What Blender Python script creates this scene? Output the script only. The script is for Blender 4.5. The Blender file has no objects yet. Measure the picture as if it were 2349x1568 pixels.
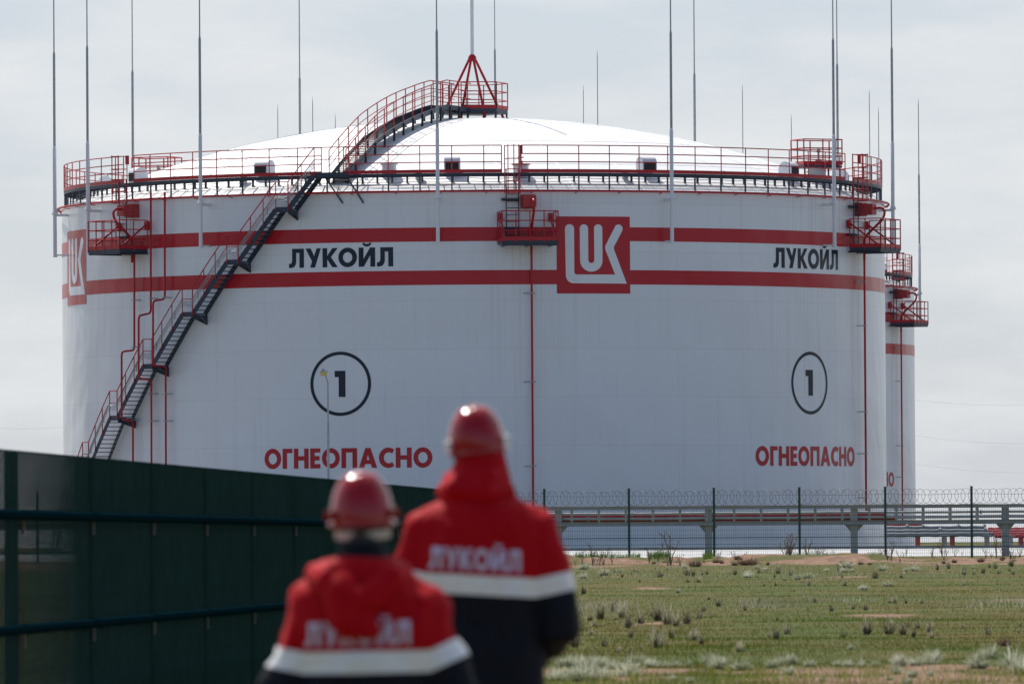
import bpy, bmesh, math, random
import numpy as np
from mathutils import Vector, Matrix, noise as mnoise
from mathutils.bvhtree import BVHTree

random.seed(7)
RNG = np.random.default_rng(11)
scene = bpy.context.scene
COL = scene.collection
rad = math.radians
PI = math.pi

# ------------------------------------------------------------------ camera
# measured on a 2349 x 1568 copy of the photograph; 300 mm lens, camera slightly pitched up and rolled
FPX, CXP, CYP = 19575.0, 1174.5, 784.0
CAM_H = 1.43
PITCH = math.atan(464.0 / FPX)
ROLL = 0.0066
F_ = Vector((0, math.cos(PITCH), math.sin(PITCH)))
_U = Vector((0, -math.sin(PITCH), math.cos(PITCH)))
_R = Vector((1, 0, 0))
R_ = _R * math.cos(ROLL) - _U * math.sin(ROLL)
U_ = _U * math.cos(ROLL) + _R * math.sin(ROLL)
CAM = Vector((0, 0, CAM_H))
cd = bpy.data.cameras.new("camera")
cam = bpy.data.objects.new("camera", cd)
COL.objects.link(cam)
cd.sensor_width = 36.0
cd.lens = FPX / 2349.0 * 36.0
cd.clip_start = 0.5
cd.clip_end = 20000
m = Matrix.Identity(4)
for i, v in enumerate((R_, U_, -F_)):
    m[0][i], m[1][i], m[2][i] = v.x, v.y, v.z
m[2][3] = CAM_H
cam.matrix_world = m
cd.dof.use_dof = True
cd.dof.focus_distance = 390.0
cd.dof.aperture_fstop = 8.0
scene.camera = cam

# ------------------------------------------------------------------ sky, sun, exposure
SUN_EL, SUN_AZ = rad(52), rad(-24)          # azimuth from +Y (view direction), negative = left
world = bpy.data.worlds.new("World")
scene.world = world
world.use_nodes = True
wn, wl = world.node_tree.nodes, world.node_tree.links
wn.clear()
w_out = wn.new("ShaderNodeOutputWorld")
w_bg = wn.new("ShaderNodeBackground")
w_bg.inputs[1].default_value = 0.10
w_sky = wn.new("ShaderNodeTexSky")
w_sky.sky_type = 'NISHITA'
w_sky.sun_disc = False
w_sky.sun_elevation = SUN_EL
w_sky.sun_rotation = SUN_AZ
w_sky.air_density = 1.0
w_sky.dust_density = 0.9
w_sky.ozone_density = 2.5
w_tc = wn.new("ShaderNodeTexCoord")
w_map = wn.new("ShaderNodeMapping")
w_map.inputs['Scale'].default_value = (10.0, 10.0, 34.0)
w_map.inputs['Location'].default_value = (3.3, 1.0, 0.4)
w_n = wn.new("ShaderNodeTexNoise")
w_n.inputs['Scale'].default_value = 1.7
w_n.inputs['Detail'].default_value = 7.0
w_n.inputs['Roughness'].default_value = 0.52
w_r = wn.new("ShaderNodeValToRGB")
w_r.color_ramp.elements[0].position = 0.43
w_r.color_ramp.elements[0].color = (0.0, 0.0, 0.0, 1)
w_r.color_ramp.elements[1].position = 0.63
w_r.color_ramp.elements[1].color = (1, 1, 1, 1)
w_mix = wn.new("ShaderNodeMix")
w_mix.data_type = 'RGBA'
w_veil = wn.new("ShaderNodeMix")           # thin high overcast veil
w_veil.data_type = 'RGBA'
w_veil.inputs[0].default_value = 0.75
VEIL = (6.05, 6.6, 7.5, 1)
CLOUD = (7.8, 8.0, 8.2, 1)
w_veil.inputs[7].default_value = VEIL
w_mix.inputs[7].default_value = CLOUD
wl.new(w_tc.outputs['Generated'], w_map.inputs[0])
wl.new(w_map.outputs[0], w_n.inputs['Vector'])
wl.new(w_n.outputs[0], w_r.inputs[0])
wl.new(w_sky.outputs[0], w_veil.inputs[6])
wl.new(w_veil.outputs[2], w_mix.inputs[6])
wl.new(w_r.outputs[0], w_mix.inputs[0])
# the veil and the clouds thin out towards the sky behind the photographer
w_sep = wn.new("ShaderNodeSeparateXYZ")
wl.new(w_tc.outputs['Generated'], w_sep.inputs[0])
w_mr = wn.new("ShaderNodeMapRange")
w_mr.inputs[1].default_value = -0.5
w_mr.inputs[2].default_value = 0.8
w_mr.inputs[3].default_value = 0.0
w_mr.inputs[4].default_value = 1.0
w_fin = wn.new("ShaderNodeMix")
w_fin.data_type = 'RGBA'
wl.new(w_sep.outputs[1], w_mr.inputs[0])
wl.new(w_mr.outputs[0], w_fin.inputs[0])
w_rear_gain = wn.new("ShaderNodeVectorMath")     # added gain on the sky behind the camera, lifts the tank's shaded side
w_rear_gain.operation = 'MULTIPLY'
w_rear_gain.inputs[1].default_value = (1.18, 1.16, 1.19)
wl.new(w_sky.outputs[0], w_rear_gain.inputs[0])
wl.new(w_rear_gain.outputs[0], w_fin.inputs[6])
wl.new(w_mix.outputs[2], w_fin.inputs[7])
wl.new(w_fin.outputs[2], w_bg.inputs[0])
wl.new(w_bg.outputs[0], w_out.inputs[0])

sd = bpy.data.lights.new("sun", 'SUN')
sun = bpy.data.objects.new("sun", sd)
COL.objects.link(sun)
sd.energy = 4.6
sd.angle = rad(0.53)
sd.color = (1.0, 0.955, 0.89)
S_ = Vector((math.sin(SUN_AZ) * math.cos(SUN_EL), math.cos(SUN_AZ) * math.cos(SUN_EL), math.sin(SUN_EL)))
sun.rotation_euler = S_.to_track_quat('Z', 'Y').to_euler()
sun.location = (0, 0, 60)

vs = scene.view_settings
vs.view_transform = 'Standard'
vs.look = 'None'
vs.exposure = 0.04
vs.gamma = 1.0
vs.use_curve_mapping = False

# ------------------------------------------------------------------ helpers
def pix_dir(x, y):
    return F_ + R_ * ((x - CXP) / FPX) - U_ * ((y - CYP) / FPX)

def at(x, y, Y):
    """world point seen at photo position (x, y) at depth Y"""
    d = pix_dir(x, y)
    return CAM + d * (Y / d.y)

def crop(x0, y0, k=1000 / 2349):
    return lambda x, y: ((x0 + x * k) / 1.7437, (y0 + y * k) / 1.7437)

GP = ([-200, 0, 87, 160, 210, 270, 286, 300, 335, 400, 9000], [0, 0, 0.0, .17, .33, .60, .78, .84, .86, .86, .86])

def ground_h(Y):
    return np.interp(Y, GP[0], GP[1])

def ground_at(x, y):
    d = pix_dir(x, y)
    lo, hi = 20.0, 299.0
    for _ in range(50):
        mid = (lo + hi) / 2
        p = CAM + d * (mid / d.y)
        if p.z > ground_h(mid): lo = mid
        else: hi = mid
    p = CAM + d * (lo / d.y)
    p.z = float(ground_h(lo))
    return p

class MB:
    def __init__(self):
        self.v, self.f, self.mi = [], [], []
        self.cur = 0
    def add(self, vs, fs):
        o = len(self.v)
        self.v += [tuple(p) for p in vs]
        for f in fs:
            self.f.append([i + o for i in f]); self.mi.append(self.cur)
    def box(self, c, s, M=None):
        hx, hy, hz = s[0] / 2, s[1] / 2, s[2] / 2
        vs = [Vector((x, y, z)) for x in (-hx, hx) for y in (-hy, hy) for z in (-hz, hz)]
        if M is not None: vs = [M @ p for p in vs]
        c = Vector(c)
        self.add([p + c for p in vs], [(0, 1, 3, 2), (4, 6, 7, 5), (0, 4, 5, 1), (2, 3, 7, 6), (0, 2, 6, 4), (1, 5, 7, 3)])
    def bar(self, p, q, w, h, up=(0, 0, 1)):
        """rectangular bar from p to q, w across, h along up"""
        p, q, up = Vector(p), Vector(q), Vector(up)
        d = (q - p).normalized()
        s = d.cross(up)
        if s.length < 1e-5: s = d.cross(Vector((1, 0, 0)))
        s.normalize(); u = s.cross(d).normalized()
        vs = []
        for e in (p, q):
            for a, b in ((-1, -1), (1, -1), (1, 1), (-1, 1)):
                vs.append(e + s * (a * w / 2) + u * (b * h / 2))
        self.add(vs, [(0, 3, 2, 1), (4, 5, 6, 7), (0, 1, 5, 4), (1, 2, 6, 5), (2, 3, 7, 6), (3, 0, 4, 7)])
    def tube(self, pts, r, n=8, closed=False, caps=True):
        pts = [Vector(p) for p in pts]
        N = len(pts)
        rs = r if isinstance(r, (list, tuple)) else [r] * N
        rings = []
        prev = None
        for i, p in enumerate(pts):
            a = pts[(i - 1) % N] if (closed or i > 0) else p
            b = pts[(i + 1) % N] if (closed or i < N - 1) else p
            t = (b - a).normalized()
            if prev is None:
                ref = Vector((0, 0, 1)) if abs(t.z) < 0.9 else Vector((1, 0, 0))
                s = t.cross(ref).normalized()
            else:
                s = prev - t * prev.dot(t)
                s = s.normalized() if s.length > 1e-6 else t.orthogonal().normalized()
            prev = s
            u = t.cross(s)
            rings.append([p + (s * math.cos(2 * PI * k / n) + u * math.sin(2 * PI * k / n)) * rs[i] for k in range(n)])
        vs = [v for ring in rings for v in ring]
        fs = []
        M = N if closed else N - 1
        for i in range(M):
            j = (i + 1) % N
            for k in range(n):
                l = (k + 1) % n
                fs.append((i * n + k, i * n + l, j * n + l, j * n + k))
        if caps and not closed:
            fs.append(tuple(range(n - 1, -1, -1)))
            fs.append(tuple((N - 1) * n + k for k in range(n)))
        self.add(vs, fs)
    def revolve(self, prof, n=24, c=(0, 0, 0), M=None):
        """prof: (r, z) list"""
        c = Vector(c)
        vs = []
        for r, z in prof:
            for k in range(n):
                p = Vector((r * math.cos(2 * PI * k / n), r * math.sin(2 * PI * k / n), z))
                if M is not None: p = M @ p
                vs.append(p + c)
        fs = []
        for i in range(len(prof) - 1):
            for k in range(n):
                l = (k + 1) % n
                fs.append((i * n + k, i * n + l, (i + 1) * n + l, (i + 1) * n + k))
        if prof[0][0] > 1e-4: fs.append(tuple(range(n - 1, -1, -1)))
        if prof[-1][0] > 1e-4: fs.append(tuple((len(prof) - 1) * n + k for k in range(n)))
        self.add(vs, fs)
    def prism(self, poly, y0, y1, M=None):
        """poly in local xz, extruded along local y"""
        n = len(poly)
        vs = [Vector((x, y0, z)) for x, z in poly] + [Vector((x, y1, z)) for x, z in poly]
        if M is not None: vs = [M @ p for p in vs]
        fs = [tuple(range(n)), tuple(range(2 * n - 1, n - 1, -1))]
        fs += [(i, i + n, (i + 1) % n + n, (i + 1) % n) for i in range(n)]
        self.add(vs, fs)
    def build(self, name, mats, parent=None, smooth=False, fix=True):
        me = bpy.data.meshes.new(name)
        me.from_pydata(self.v, [], self.f)
        if not isinstance(mats, (list, tuple)): mats = [mats]
        for mt in mats: me.materials.append(mt)
        if len(mats) > 1: me.polygons.foreach_set('material_index', self.mi)
        if fix:
            bm = bmesh.new(); bm.from_mesh(me)
            bmesh.ops.recalc_face_normals(bm, faces=bm.faces)
            bm.to_mesh(me); bm.free()
        if smooth: set_smooth(me)
        return link(name, me, parent)

def set_smooth(me, ang=40):
    me.polygons.foreach_set('use_smooth', [True] * len(me.polygons))
    try: me.set_sharp_from_angle(angle=rad(ang))
    except Exception: pass

def link(name, me, parent=None):
    o = bpy.data.objects.new(name, me)
    COL.objects.link(o)
    if parent is not None: o.parent = parent
    return o

def tag(o, label=None, cat=None, group=None, kind=None):
    if label: o['label'] = label
    if cat: o['category'] = cat
    if group: o['group'] = group
    if kind: o['kind'] = kind
    return o

def empty(name, loc, label=None, cat=None, group=None):
    o = bpy.data.objects.new(name, None)
    COL.objects.link(o)
    o.location = loc
    o.empty_display_size = 0.3
    return tag(o, label, cat, group)

def copy_tree(o, parent=None, skip=()):
    c = o.copy(); COL.objects.link(c); c.parent = parent
    for ch in o.children:
        if ch.name.split('.')[0] not in skip: copy_tree(ch, c, skip)
    return c

# ------------------------------------------------------------------ materials
def mat(name, col, rough=0.5, metal=0.0, spec=0.5, var=0.0, vscale=3.0, bump=0.0, bscale=20.0, coat=0.0):
    mt = bpy.data.materials.new(name)
    mt.use_nodes = True
    nt = mt.node_tree
    b = nt.nodes['Principled BSDF']
    b.inputs['Base Color'].default_value = (*col, 1)
    b.inputs['Roughness'].default_value = rough
    b.inputs['Metallic'].default_value = metal
    b.inputs['Specular IOR Level'].default_value = spec
    b.inputs['Coat Weight'].default_value = coat
    b.inputs['Coat Roughness'].default_value = 0.08
    tc = nt.nodes.new('ShaderNodeTexCoord')
    if var > 0:
        n = nt.nodes.new('ShaderNodeTexNoise')
        n.inputs['Scale'].default_value = vscale
        n.inputs['Detail'].default_value = 6
        n.inputs['Roughness'].default_value = 0.6
        nt.links.new(tc.outputs['Object'], n.inputs['Vector'])
        r = nt.nodes.new('ShaderNodeMapRange')
        r.inputs[1].default_value = 0.3; r.inputs[2].default_value = 0.7
        r.inputs[3].default_value = 1 - var; r.inputs[4].default_value = 1 + var
        nt.links.new(n.outputs[0], r.inputs[0])
        mx = nt.nodes.new('ShaderNodeVectorMath'); mx.operation = 'SCALE'
        mx.inputs[0].default_value = col
        nt.links.new(r.outputs[0], mx.inputs['Scale'])
        nt.links.new(mx.outputs[0], b.inputs['Base Color'])
    if bump > 0:
        n2 = nt.nodes.new('ShaderNodeTexNoise')
        n2.inputs['Scale'].default_value = bscale
        n2.inputs['Detail'].default_value = 4
        nt.links.new(tc.outputs['Object'], n2.inputs['Vector'])
        bp = nt.nodes.new('ShaderNodeBump')
        bp.inputs['Strength'].default_value = 1.0
        bp.inputs['Distance'].default_value = bump
        nt.links.new(n2.outputs[0], bp.inputs['Height'])
        nt.links.new(bp.outputs[0], b.inputs['Normal'])
    return mt

RUST = ((rad(66), .55), (rad(7), .30), (rad(-53), .30), (rad(52), .35))     # below the platforms and rod brackets
def shell_paint(name, col, seams=True, spec=.5):
    """semi-gloss tank paint with plate seams, slight buckling and thin dirt runs"""
    mt = mat(name, col, rough=0.29, spec=spec)
    nt = mt.node_tree; N, L = nt.nodes, nt.links
    b = N['Principled BSDF']
    tc = N['Texture Coordinate'] if 'Texture Coordinate' in N else N.new('ShaderNodeTexCoord')
    sep = N.new('ShaderNodeSeparateXYZ'); L.new(tc.outputs['Object'], sep.inputs[0])
    neg = N.new('ShaderNodeMath'); neg.operation = 'MULTIPLY'; neg.inputs[1].default_value = -1.0
    L.new(sep.outputs[1], neg.inputs[0])
    an = N.new('ShaderNodeMath'); an.operation = 'ARCTAN2'
    L.new(sep.outputs[0], an.inputs[0]); L.new(neg.outputs[0], an.inputs[1])
    arc = N.new('ShaderNodeMath'); arc.operation = 'MULTIPLY'; arc.inputs[1].default_value = 20.0
    L.new(an.outputs[0], arc.inputs[0])
    cmb = N.new('ShaderNodeCombineXYZ')
    L.new(arc.outputs[0], cmb.inputs[0]); L.new(sep.outputs[2], cmb.inputs[1])
    # dirt runs: noise stretched along height
    mp = N.new('ShaderNodeMapping'); mp.inputs['Scale'].default_value = (2.6, 0.11, 1)
    L.new(cmb.outputs[0], mp.inputs[0])
    n1 = N.new('ShaderNodeTexNoise'); n1.inputs['Scale'].default_value = 1.0; n1.inputs['Detail'].default_value = 6
    n1.inputs['Roughness'].default_value = 0.65
    L.new(mp.outputs[0], n1.inputs['Vector'])
    rr = N.new('ShaderNodeMapRange'); rr.inputs[1].default_value = 0.54; rr.inputs[2].default_value = 0.76
    rr.inputs[3].default_value = 0.0; rr.inputs[4].default_value = 0.42
    L.new(n1.outputs[0], rr.inputs[0])
    mp2 = N.new('ShaderNodeMapping'); mp2.inputs['Scale'].default_value = (0.16, 0.12, 1)
    L.new(cmb.outputs[0], mp2.inputs[0])
    n2 = N.new('ShaderNodeTexNoise'); n2.inputs['Scale'].default_value = 1.0; n2.inputs['Detail'].default_value = 3
    L.new(mp2.outputs[0], n2.inputs['Vector'])
    mul = N.new('ShaderNodeMath'); mul.operation = 'MULTIPLY'
    L.new(rr.outputs[0], mul.inputs[0]); L.new(n2.outputs[0], mul.inputs[1])
    mx = N.new('ShaderNodeMix'); mx.data_type = 'RGBA'
    mx.inputs[6].default_value = (*col, 1)
    mx.inputs[7].default_value = (col[0] * .62, col[1] * .53, col[2] * .42, 1)
    L.new(mul.outputs[0], mx.inputs[0])
    last = mx.outputs[2]
    mpr = N.new('ShaderNodeMapping'); mpr.inputs['Scale'].default_value = (5.5, 0.07, 1)
    L.new(cmb.outputs[0], mpr.inputs[0])
    nr = N.new('ShaderNodeTexNoise'); nr.inputs['Scale'].default_value = 1.0; nr.inputs['Detail'].default_value = 4
    L.new(mpr.outputs[0], nr.inputs['Vector'])
    mrr = N.new('ShaderNodeMapRange'); mrr.inputs[1].default_value = .50; mrr.inputs[2].default_value = .72
    L.new(nr.outputs[0], mrr.inputs[0])
    for th_, amt in RUST:
        dx = N.new('ShaderNodeMath'); dx.operation = 'SUBTRACT'; dx.inputs[1].default_value = th_ * 20.0
        L.new(arc.outputs[0], dx.inputs[0])
        ab = N.new('ShaderNodeMath'); ab.operation = 'ABSOLUTE'; L.new(dx.outputs[0], ab.inputs[0])
        fx = N.new('ShaderNodeMapRange'); fx.inputs[1].default_value = 3.2; fx.inputs[2].default_value = .8
        L.new(ab.outputs[0], fx.inputs[0])
        fz = N.new('ShaderNodeMapRange'); fz.inputs[1].default_value = 4.0; fz.inputs[2].default_value = 14.6
        fz.inputs[3].default_value = .15; fz.inputs[4].default_value = 1.0
        L.new(sep.outputs[2], fz.inputs[0])
        m_a = N.new('ShaderNodeMath'); m_a.operation = 'MULTIPLY'; L.new(fx.outputs[0], m_a.inputs[0]); L.new(fz.outputs[0], m_a.inputs[1])
        m_b = N.new('ShaderNodeMath'); m_b.operation = 'MULTIPLY'; L.new(m_a.outputs[0], m_b.inputs[0]); L.new(mrr.outputs[0], m_b.inputs[1])
        m_c = N.new('ShaderNodeMath'); m_c.operation = 'MULTIPLY'; m_c.inputs[1].default_value = amt; L.new(m_b.outputs[0], m_c.inputs[0])
        mxr = N.new('ShaderNodeMix'); mxr.data_type = 'RGBA'; mxr.inputs[7].default_value = (col[0] * .55, col[1] * .38, col[2] * .24, 1)
        L.new(m_c.outputs[0], mxr.inputs[0]); L.new(last, mxr.inputs[6])
        last = mxr.outputs[2]
    if seams:
        br = N.new('ShaderNodeTexBrick')
        br.inputs['Scale'].default_value = 1.0
        br.inputs['Brick Width'].default_value = 8.0
        br.inputs['Row Height'].default_value = 2.24
        br.inputs['Mortar Size'].default_value = 0.012
        br.inputs['Mortar Smooth'].default_value = 0.3
        br.inputs['Color1'].default_value = (1, 1, 1, 1)
        br.inputs['Color2'].default_value = (0.975, 0.975, 0.98, 1)
        br.inputs['Mortar'].default_value = (0.86, 0.855, 0.85, 1)
        ad = N.new('ShaderNodeVectorMath'); ad.operation = 'ADD'; ad.inputs[1].default_value = (90.0, 1.55, 0)
        L.new(cmb.outputs[0], ad.inputs[0]); L.new(ad.outputs[0], br.inputs['Vector'])
        m2 = N.new('ShaderNodeMix'); m2.data_type = 'RGBA'; m2.blend_type = 'MULTIPLY'; m2.inputs[0].default_value = 1.0
        L.new(last, m2.inputs[6]); L.new(br.outputs[0], m2.inputs[7])
        last = m2.outputs[2]
    L.new(last, b.inputs['Base Color'])
    # gentle plate buckling
    mp3 = N.new('ShaderNodeMapping'); mp3.inputs['Scale'].default_value = (0.35, 0.22, 1)
    L.new(cmb.outputs[0], mp3.inputs[0])
    n3 = N.new('ShaderNodeTexNoise'); n3.inputs['Scale'].default_value = 1.0; n3.inputs['Detail'].default_value = 2
    L.new(mp3.outputs[0], n3.inputs['Vector'])
    bp = N.new('ShaderNodeBump'); bp.inputs['Distance'].default_value = 0.16; bp.inputs['Strength'].default_value = 1.0
    L.new(n3.outputs[0], bp.inputs['Height']); L.new(bp.outputs[0], b.inputs['Normal'])
    return mt

WHITE = (0.79, 0.80, 0.81)
RED = (0.46, 0.016, 0.024)
NAVY = (0.022, 0.034, 0.058)
M_SHELL = shell_paint('shell_paint', WHITE)
M_STRIPE = shell_paint('stripe_paint', (0.49, 0.012, 0.026), seams=False, spec=.38)
M_EMBLEM = shell_paint('emblem_paint', WHITE, seams=False)
M_LETTER = shell_paint('letter_paint', (.012, .022, .042), seams=False, spec=.3)
M_ROOF = mat('roof_paint', (0.80, 0.80, 0.79), rough=0.5, var=0.03, vscale=0.6)
M_RED = mat('red_paint', RED, rough=0.4, spec=.35, var=0.10, vscale=4)
M_NAVY = mat('dark_paint', NAVY, rough=0.45, var=0.15, vscale=4)
M_BOXR = mat('weathered_red_paint', (0.42, 0.04, 0.04), rough=0.5, var=0.2, vscale=5)
M_WPAINT = mat('white_paint', (0.74, 0.75, 0.76), rough=0.4, var=0.05, vscale=3)
M_DARK = mat('dark_mesh', (0.035, 0.033, 0.03), rough=0.8, var=0.3, vscale=18)
M_GALV = mat('galvanised', (0.36, 0.37, 0.38), rough=0.5, metal=0.5, var=0.12, vscale=6)
M_CABLE = mat('cable', (0.10, 0.10, 0.11), rough=0.6)
M_CONC = mat('concrete', (0.47, 0.47, 0.46), rough=0.85, var=0.16, vscale=1.2, bump=0.01, bscale=12)
M_KERB = mat('kerb_concrete', (0.30, 0.29, 0.28), rough=0.85, var=0.2, vscale=2)
M_RACK = mat('rack_steel', (0.40, 0.385, 0.38), rough=0.55, var=0.10, vscale=3)
M_INSUL = mat('pipe_cladding', (0.42, 0.43, 0.44), rough=0.42, metal=0.45, var=0.12, vscale=4)
M_FENCE = mat('green_coating', (0.009, 0.038, 0.033), rough=0.75, spec=0.12, var=0.15, vscale=2)
M_RAIL = mat('rail_paint', (0.003, 0.016, 0.022), rough=0.9, spec=0.0)
M_CLAMP = mat('rail_clamp', (0.12, 0.13, 0.12), rough=0.7, spec=0.2)
M_FENCE_FAR = mat('green_post_paint', (0.012, 0.070, 0.055), rough=0.5)
M_WIRE = mat('razor_wire', (0.16, 0.16, 0.16), rough=0.5, metal=0.3)
M_YEL = mat('lamp_housing', (0.62, 0.46, 0.16), rough=0.5)
M_LENS = mat('lamp_glass', (0.75, 0.72, 0.62), rough=0.2)

# ------------------------------------------------------------------ letters
def arc(cx, cy, rx, ry, a0, a1, n=16):
    return [(cx + rx * math.cos(rad(a0 + (a1 - a0) * i / n)), cy + ry * math.sin(rad(a0 + (a1 - a0) * i / n))) for i in range(n + 1)]

def g_O(w=.94, t=.235):
    return [arc(w / 2, .5, w / 2, .51, 0, 360, 30)[:-1], arc(w / 2, .5, w / 2 - t, .51 - t, 0, 360, 24)[:-1]], w

GL = {
    'Л': ([[(.80, 0), (.80, 1), (.17, 1), (.17, .42), (.15, .28), (.09, .225), (0, .21), (0, 0), (.14, 0), (.26, .04), (.34, .13), (.385, .27), (.39, .42), (.39, .78), (.56, .78), (.56, 0)]], .80),
    'У': ([[(0, 1), (.27, 1), (.45, .60), (.58, 1), (.80, 1), (.49, 0), (.24, 0), (.335, .33)]], .80),
    'К': ([[(0, 0), (.24, 0), (.24, .42), (.50, 0), (.78, 0), (.43, .53), (.78, 1), (.50, 1), (.24, .60), (.24, 1), (0, 1)]], .78),
    'О': g_O(),
    'Й': ([[(0, 0), (.25, 0), (.58, .60), (.58, 0), (.82, 0), (.82, 1), (.57, 1), (.24, .40), (.24, 1), (0, 1)],
           [(.18, 1.20), (.27, 1.08), (.41, 1.04), (.55, 1.08), (.64, 1.20), (.57, 1.27), (.50, 1.20), (.41, 1.18), (.32, 1.20), (.25, 1.27)]], .82),
    'Г': ([[(0, 0), (.24, 0), (.24, .78), (.54, .78), (.54, 1), (0, 1)]], .54),
    'Н': ([[(0, 0), (.24, 0), (.24, .40), (.56, .40), (.56, 0), (.80, 0), (.80, 1), (.56, 1), (.56, .62), (.24, .62), (.24, 1), (0, 1)]], .80),
    'Е': ([[(0, 0), (.54, 0), (.54, .22), (.24, .22), (.24, .40), (.50, .40), (.50, .62), (.24, .62), (.24, .79), (.54, .79), (.54, 1), (0, 1)]], .54),
    'П': ([[(0, 0), (.24, 0), (.24, .78), (.57, .78), (.57, 0), (.81, 0), (.81, 1), (0, 1)]], .81),
    'А': ([[(0, 0), (.26, 0), (.33, .2), (.61, .2), (.68, 0), (.94, 0), (.60, 1), (.34, 1)], [(.395, .40), (.545, .40), (.47, .66)]], .94),
    'С': ([arc(.48, .5, .48, .51, 52, 308, 22) + arc(.50, .5, .25, .275, 312, 48, 18)], .76),
    '1': ([[(0, .76), (0, 1), (.39, 1), (.39, 0), (.145, 0), (.145, .76)]], .39),
}

def word_polys(txt, gap=.085):
    out, x = [], 0
    for ch in txt:
        polys, w = GL[ch]
        out += [[(a + x, b) for a, b in p] for p in polys]
        x += w + (gap if ch != 'К' else gap * .35)
    return out, x - gap

def fill2d(polys):
    cu = bpy.data.curves.new('outline', 'CURVE')
    cu.dimensions = '2D'; cu.fill_mode = 'BOTH'
    for p in polys:
        s = cu.splines.new('POLY'); s.points.add(len(p) - 1)
        for q, (x, y) in zip(s.points, p): q.co = (x, y, 0, 1)
        s.use_cyclic_u = True
    ob = bpy.data.objects.new('outline', cu)
    COL.objects.link(ob)
    me = bpy.data.meshes.new_from_object(ob)
    bpy.data.objects.remove(ob); bpy.data.curves.remove(cu)
    return me

def slice_grid(bm, axis, step):
    cs = [v.co[axis] for v in bm.verts]
    lo, hi = min(cs), max(cs)
    n = Vector((1, 0, 0)) if axis == 0 else Vector((0, 1, 0))
    x = math.floor(lo / step) * step + step
    while x < hi:
        bmesh.ops.bisect_plane(bm, geom=bm.verts[:] + bm.edges[:] + bm.faces[:], plane_co=n * x, plane_no=n, dist=1e-6)
        x += step

# ------------------------------------------------------------------ the tank
TR = 20.0
TANK_Y = 415.2
TANK_BASE = 0.85
_tc = at(1086, 560, TANK_Y)
TC = Vector((_tc.x, TANK_Y, TANK_BASE))
RIM = 16.95

def cyl(x, y, r=TR):
    """photo position -> (angle from the front, local height) on the tank cylinder of radius r"""
    d = pix_dir(x, y)
    o = CAM - TC
    a = d.x * d.x + d.y * d.y
    b = 2 * (o.x * d.x + o.y * d.y)
    c = o.x * o.x + o.y * o.y - r * r
    D = max(b * b - 4 * a * c, 0)
    t = (-b - math.sqrt(D)) / (2 * a)
    p = o + d * t
    return math.atan2(p.x, -p.y), p.z

def P(th, r, z):
    return Vector((r * math.sin(th), -r * math.cos(th), z))

def frame(th):
    """local frame at angle th: x tangential (to the right), y outward, z up"""
    t = Vector((math.cos(th), math.sin(th), 0)); o = Vector((math.sin(th), -math.cos(th), 0))
    M = Matrix.Identity(3)
    for i, v in enumerate((t, o, Vector((0, 0, 1)))):
        M[0][i], M[1][i], M[2][i] = v.x, v.y, v.z
    return M

def wrap_paint(name, polys, th0, z0, sx, sz, off, mt, parent, step=0.25):
    """polys in unit space -> painted marking lying on the shell"""
    me = fill2d([[(a * sx, b * sz) for a, b in p] for p in polys])
    bm = bmesh.new(); bm.from_mesh(me)
    slice_grid(bm, 0, step)
    r = TR + off
    for v in bm.verts:
        v.co = P(th0 + v.co.x / TR, r, z0 + v.co.y)
    bmesh.ops.recalc_face_normals(bm, faces=bm.faces)
    for f in bm.faces:
        c = f.calc_center_median()
        if f.normal.dot(Vector((c.x, c.y, 0))) < 0: f.normal_flip()
    bm.to_mesh(me); bm.free()
    me.materials.append(mt); me.name = name
    return link(name, me, parent)

def band(mb, r, z0, z1, t0=-PI, t1=PI, n=360):
    full = t1 - t0 > 2 * PI - 1e-3
    vs = []
    for i in range(n + (0 if full else 1)):
        th = t0 + (t1 - t0) * i / n
        vs += [P(th, r, z0), P(th, r, z1)]
    k = len(vs) // 2
    fs = []
    for i in range(n):
        j = (i + 1) % k
        fs.append((2 * i, 2 * j, 2 * j + 1, 2 * i + 1))
    mb.add(vs, fs)

def ring_pts(r, z, t0, t1, step=rad(1.5)):
    n = max(2, int(abs(t1 - t0) / step))
    return [P(t0 + (t1 - t0) * i / n, r, z) for i in range(n + 1)]

tank = empty('storage_tank', TC, 'huge white oil tank with red bands, domed roof and dark zigzag staircase', 'storage tank', 'white oil storage tanks')

mb = MB(); band(mb, TR, 0, RIM)
# top curb angle
band(mb, TR - 0.12, RIM - .3, RIM)
vs = []
for i in range(360):
    th = 2 * PI * i / 360; vs += [P(th, TR, RIM), P(th, TR - .12, RIM)]
mb.add(vs, [(2 * i, 2 * ((i + 1) % 360), 2 * ((i + 1) % 360) + 1, 2 * i + 1) for i in range(360)])
shell = mb.build('shell', M_SHELL, tank, smooth=True)

RS = 48.7; CAP = 4.3
def roof_z(r): return RIM + 0.02 + math.sqrt(RS * RS - r * r) - (RS - CAP)
mb = MB()
prof = [(TR - .02, RIM - .06)] + [(r, roof_z(r)) for r in np.linspace(TR - .02, 0.02, 26)]
mb.revolve(prof, 180)
roof = mb.build('roof', M_ROOF, tank, smooth=True)
mb = MB()
for k in range(36):
    th = rad(k * 10 + 4)
    mb.tube([P(th, r, roof_z(r) - .002) for r in np.linspace(TR - .1, 2.6, 14)], 0.022, 5)
for r in (7.2, 12.6, 16.6):
    mb.tube(ring_pts(r, roof_z(r) - .004, -PI, PI - rad(1.5), rad(3)), 0.018, 4, closed=True)
mb.build('roof_seams', M_ROOF, roof, smooth=True)

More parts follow.
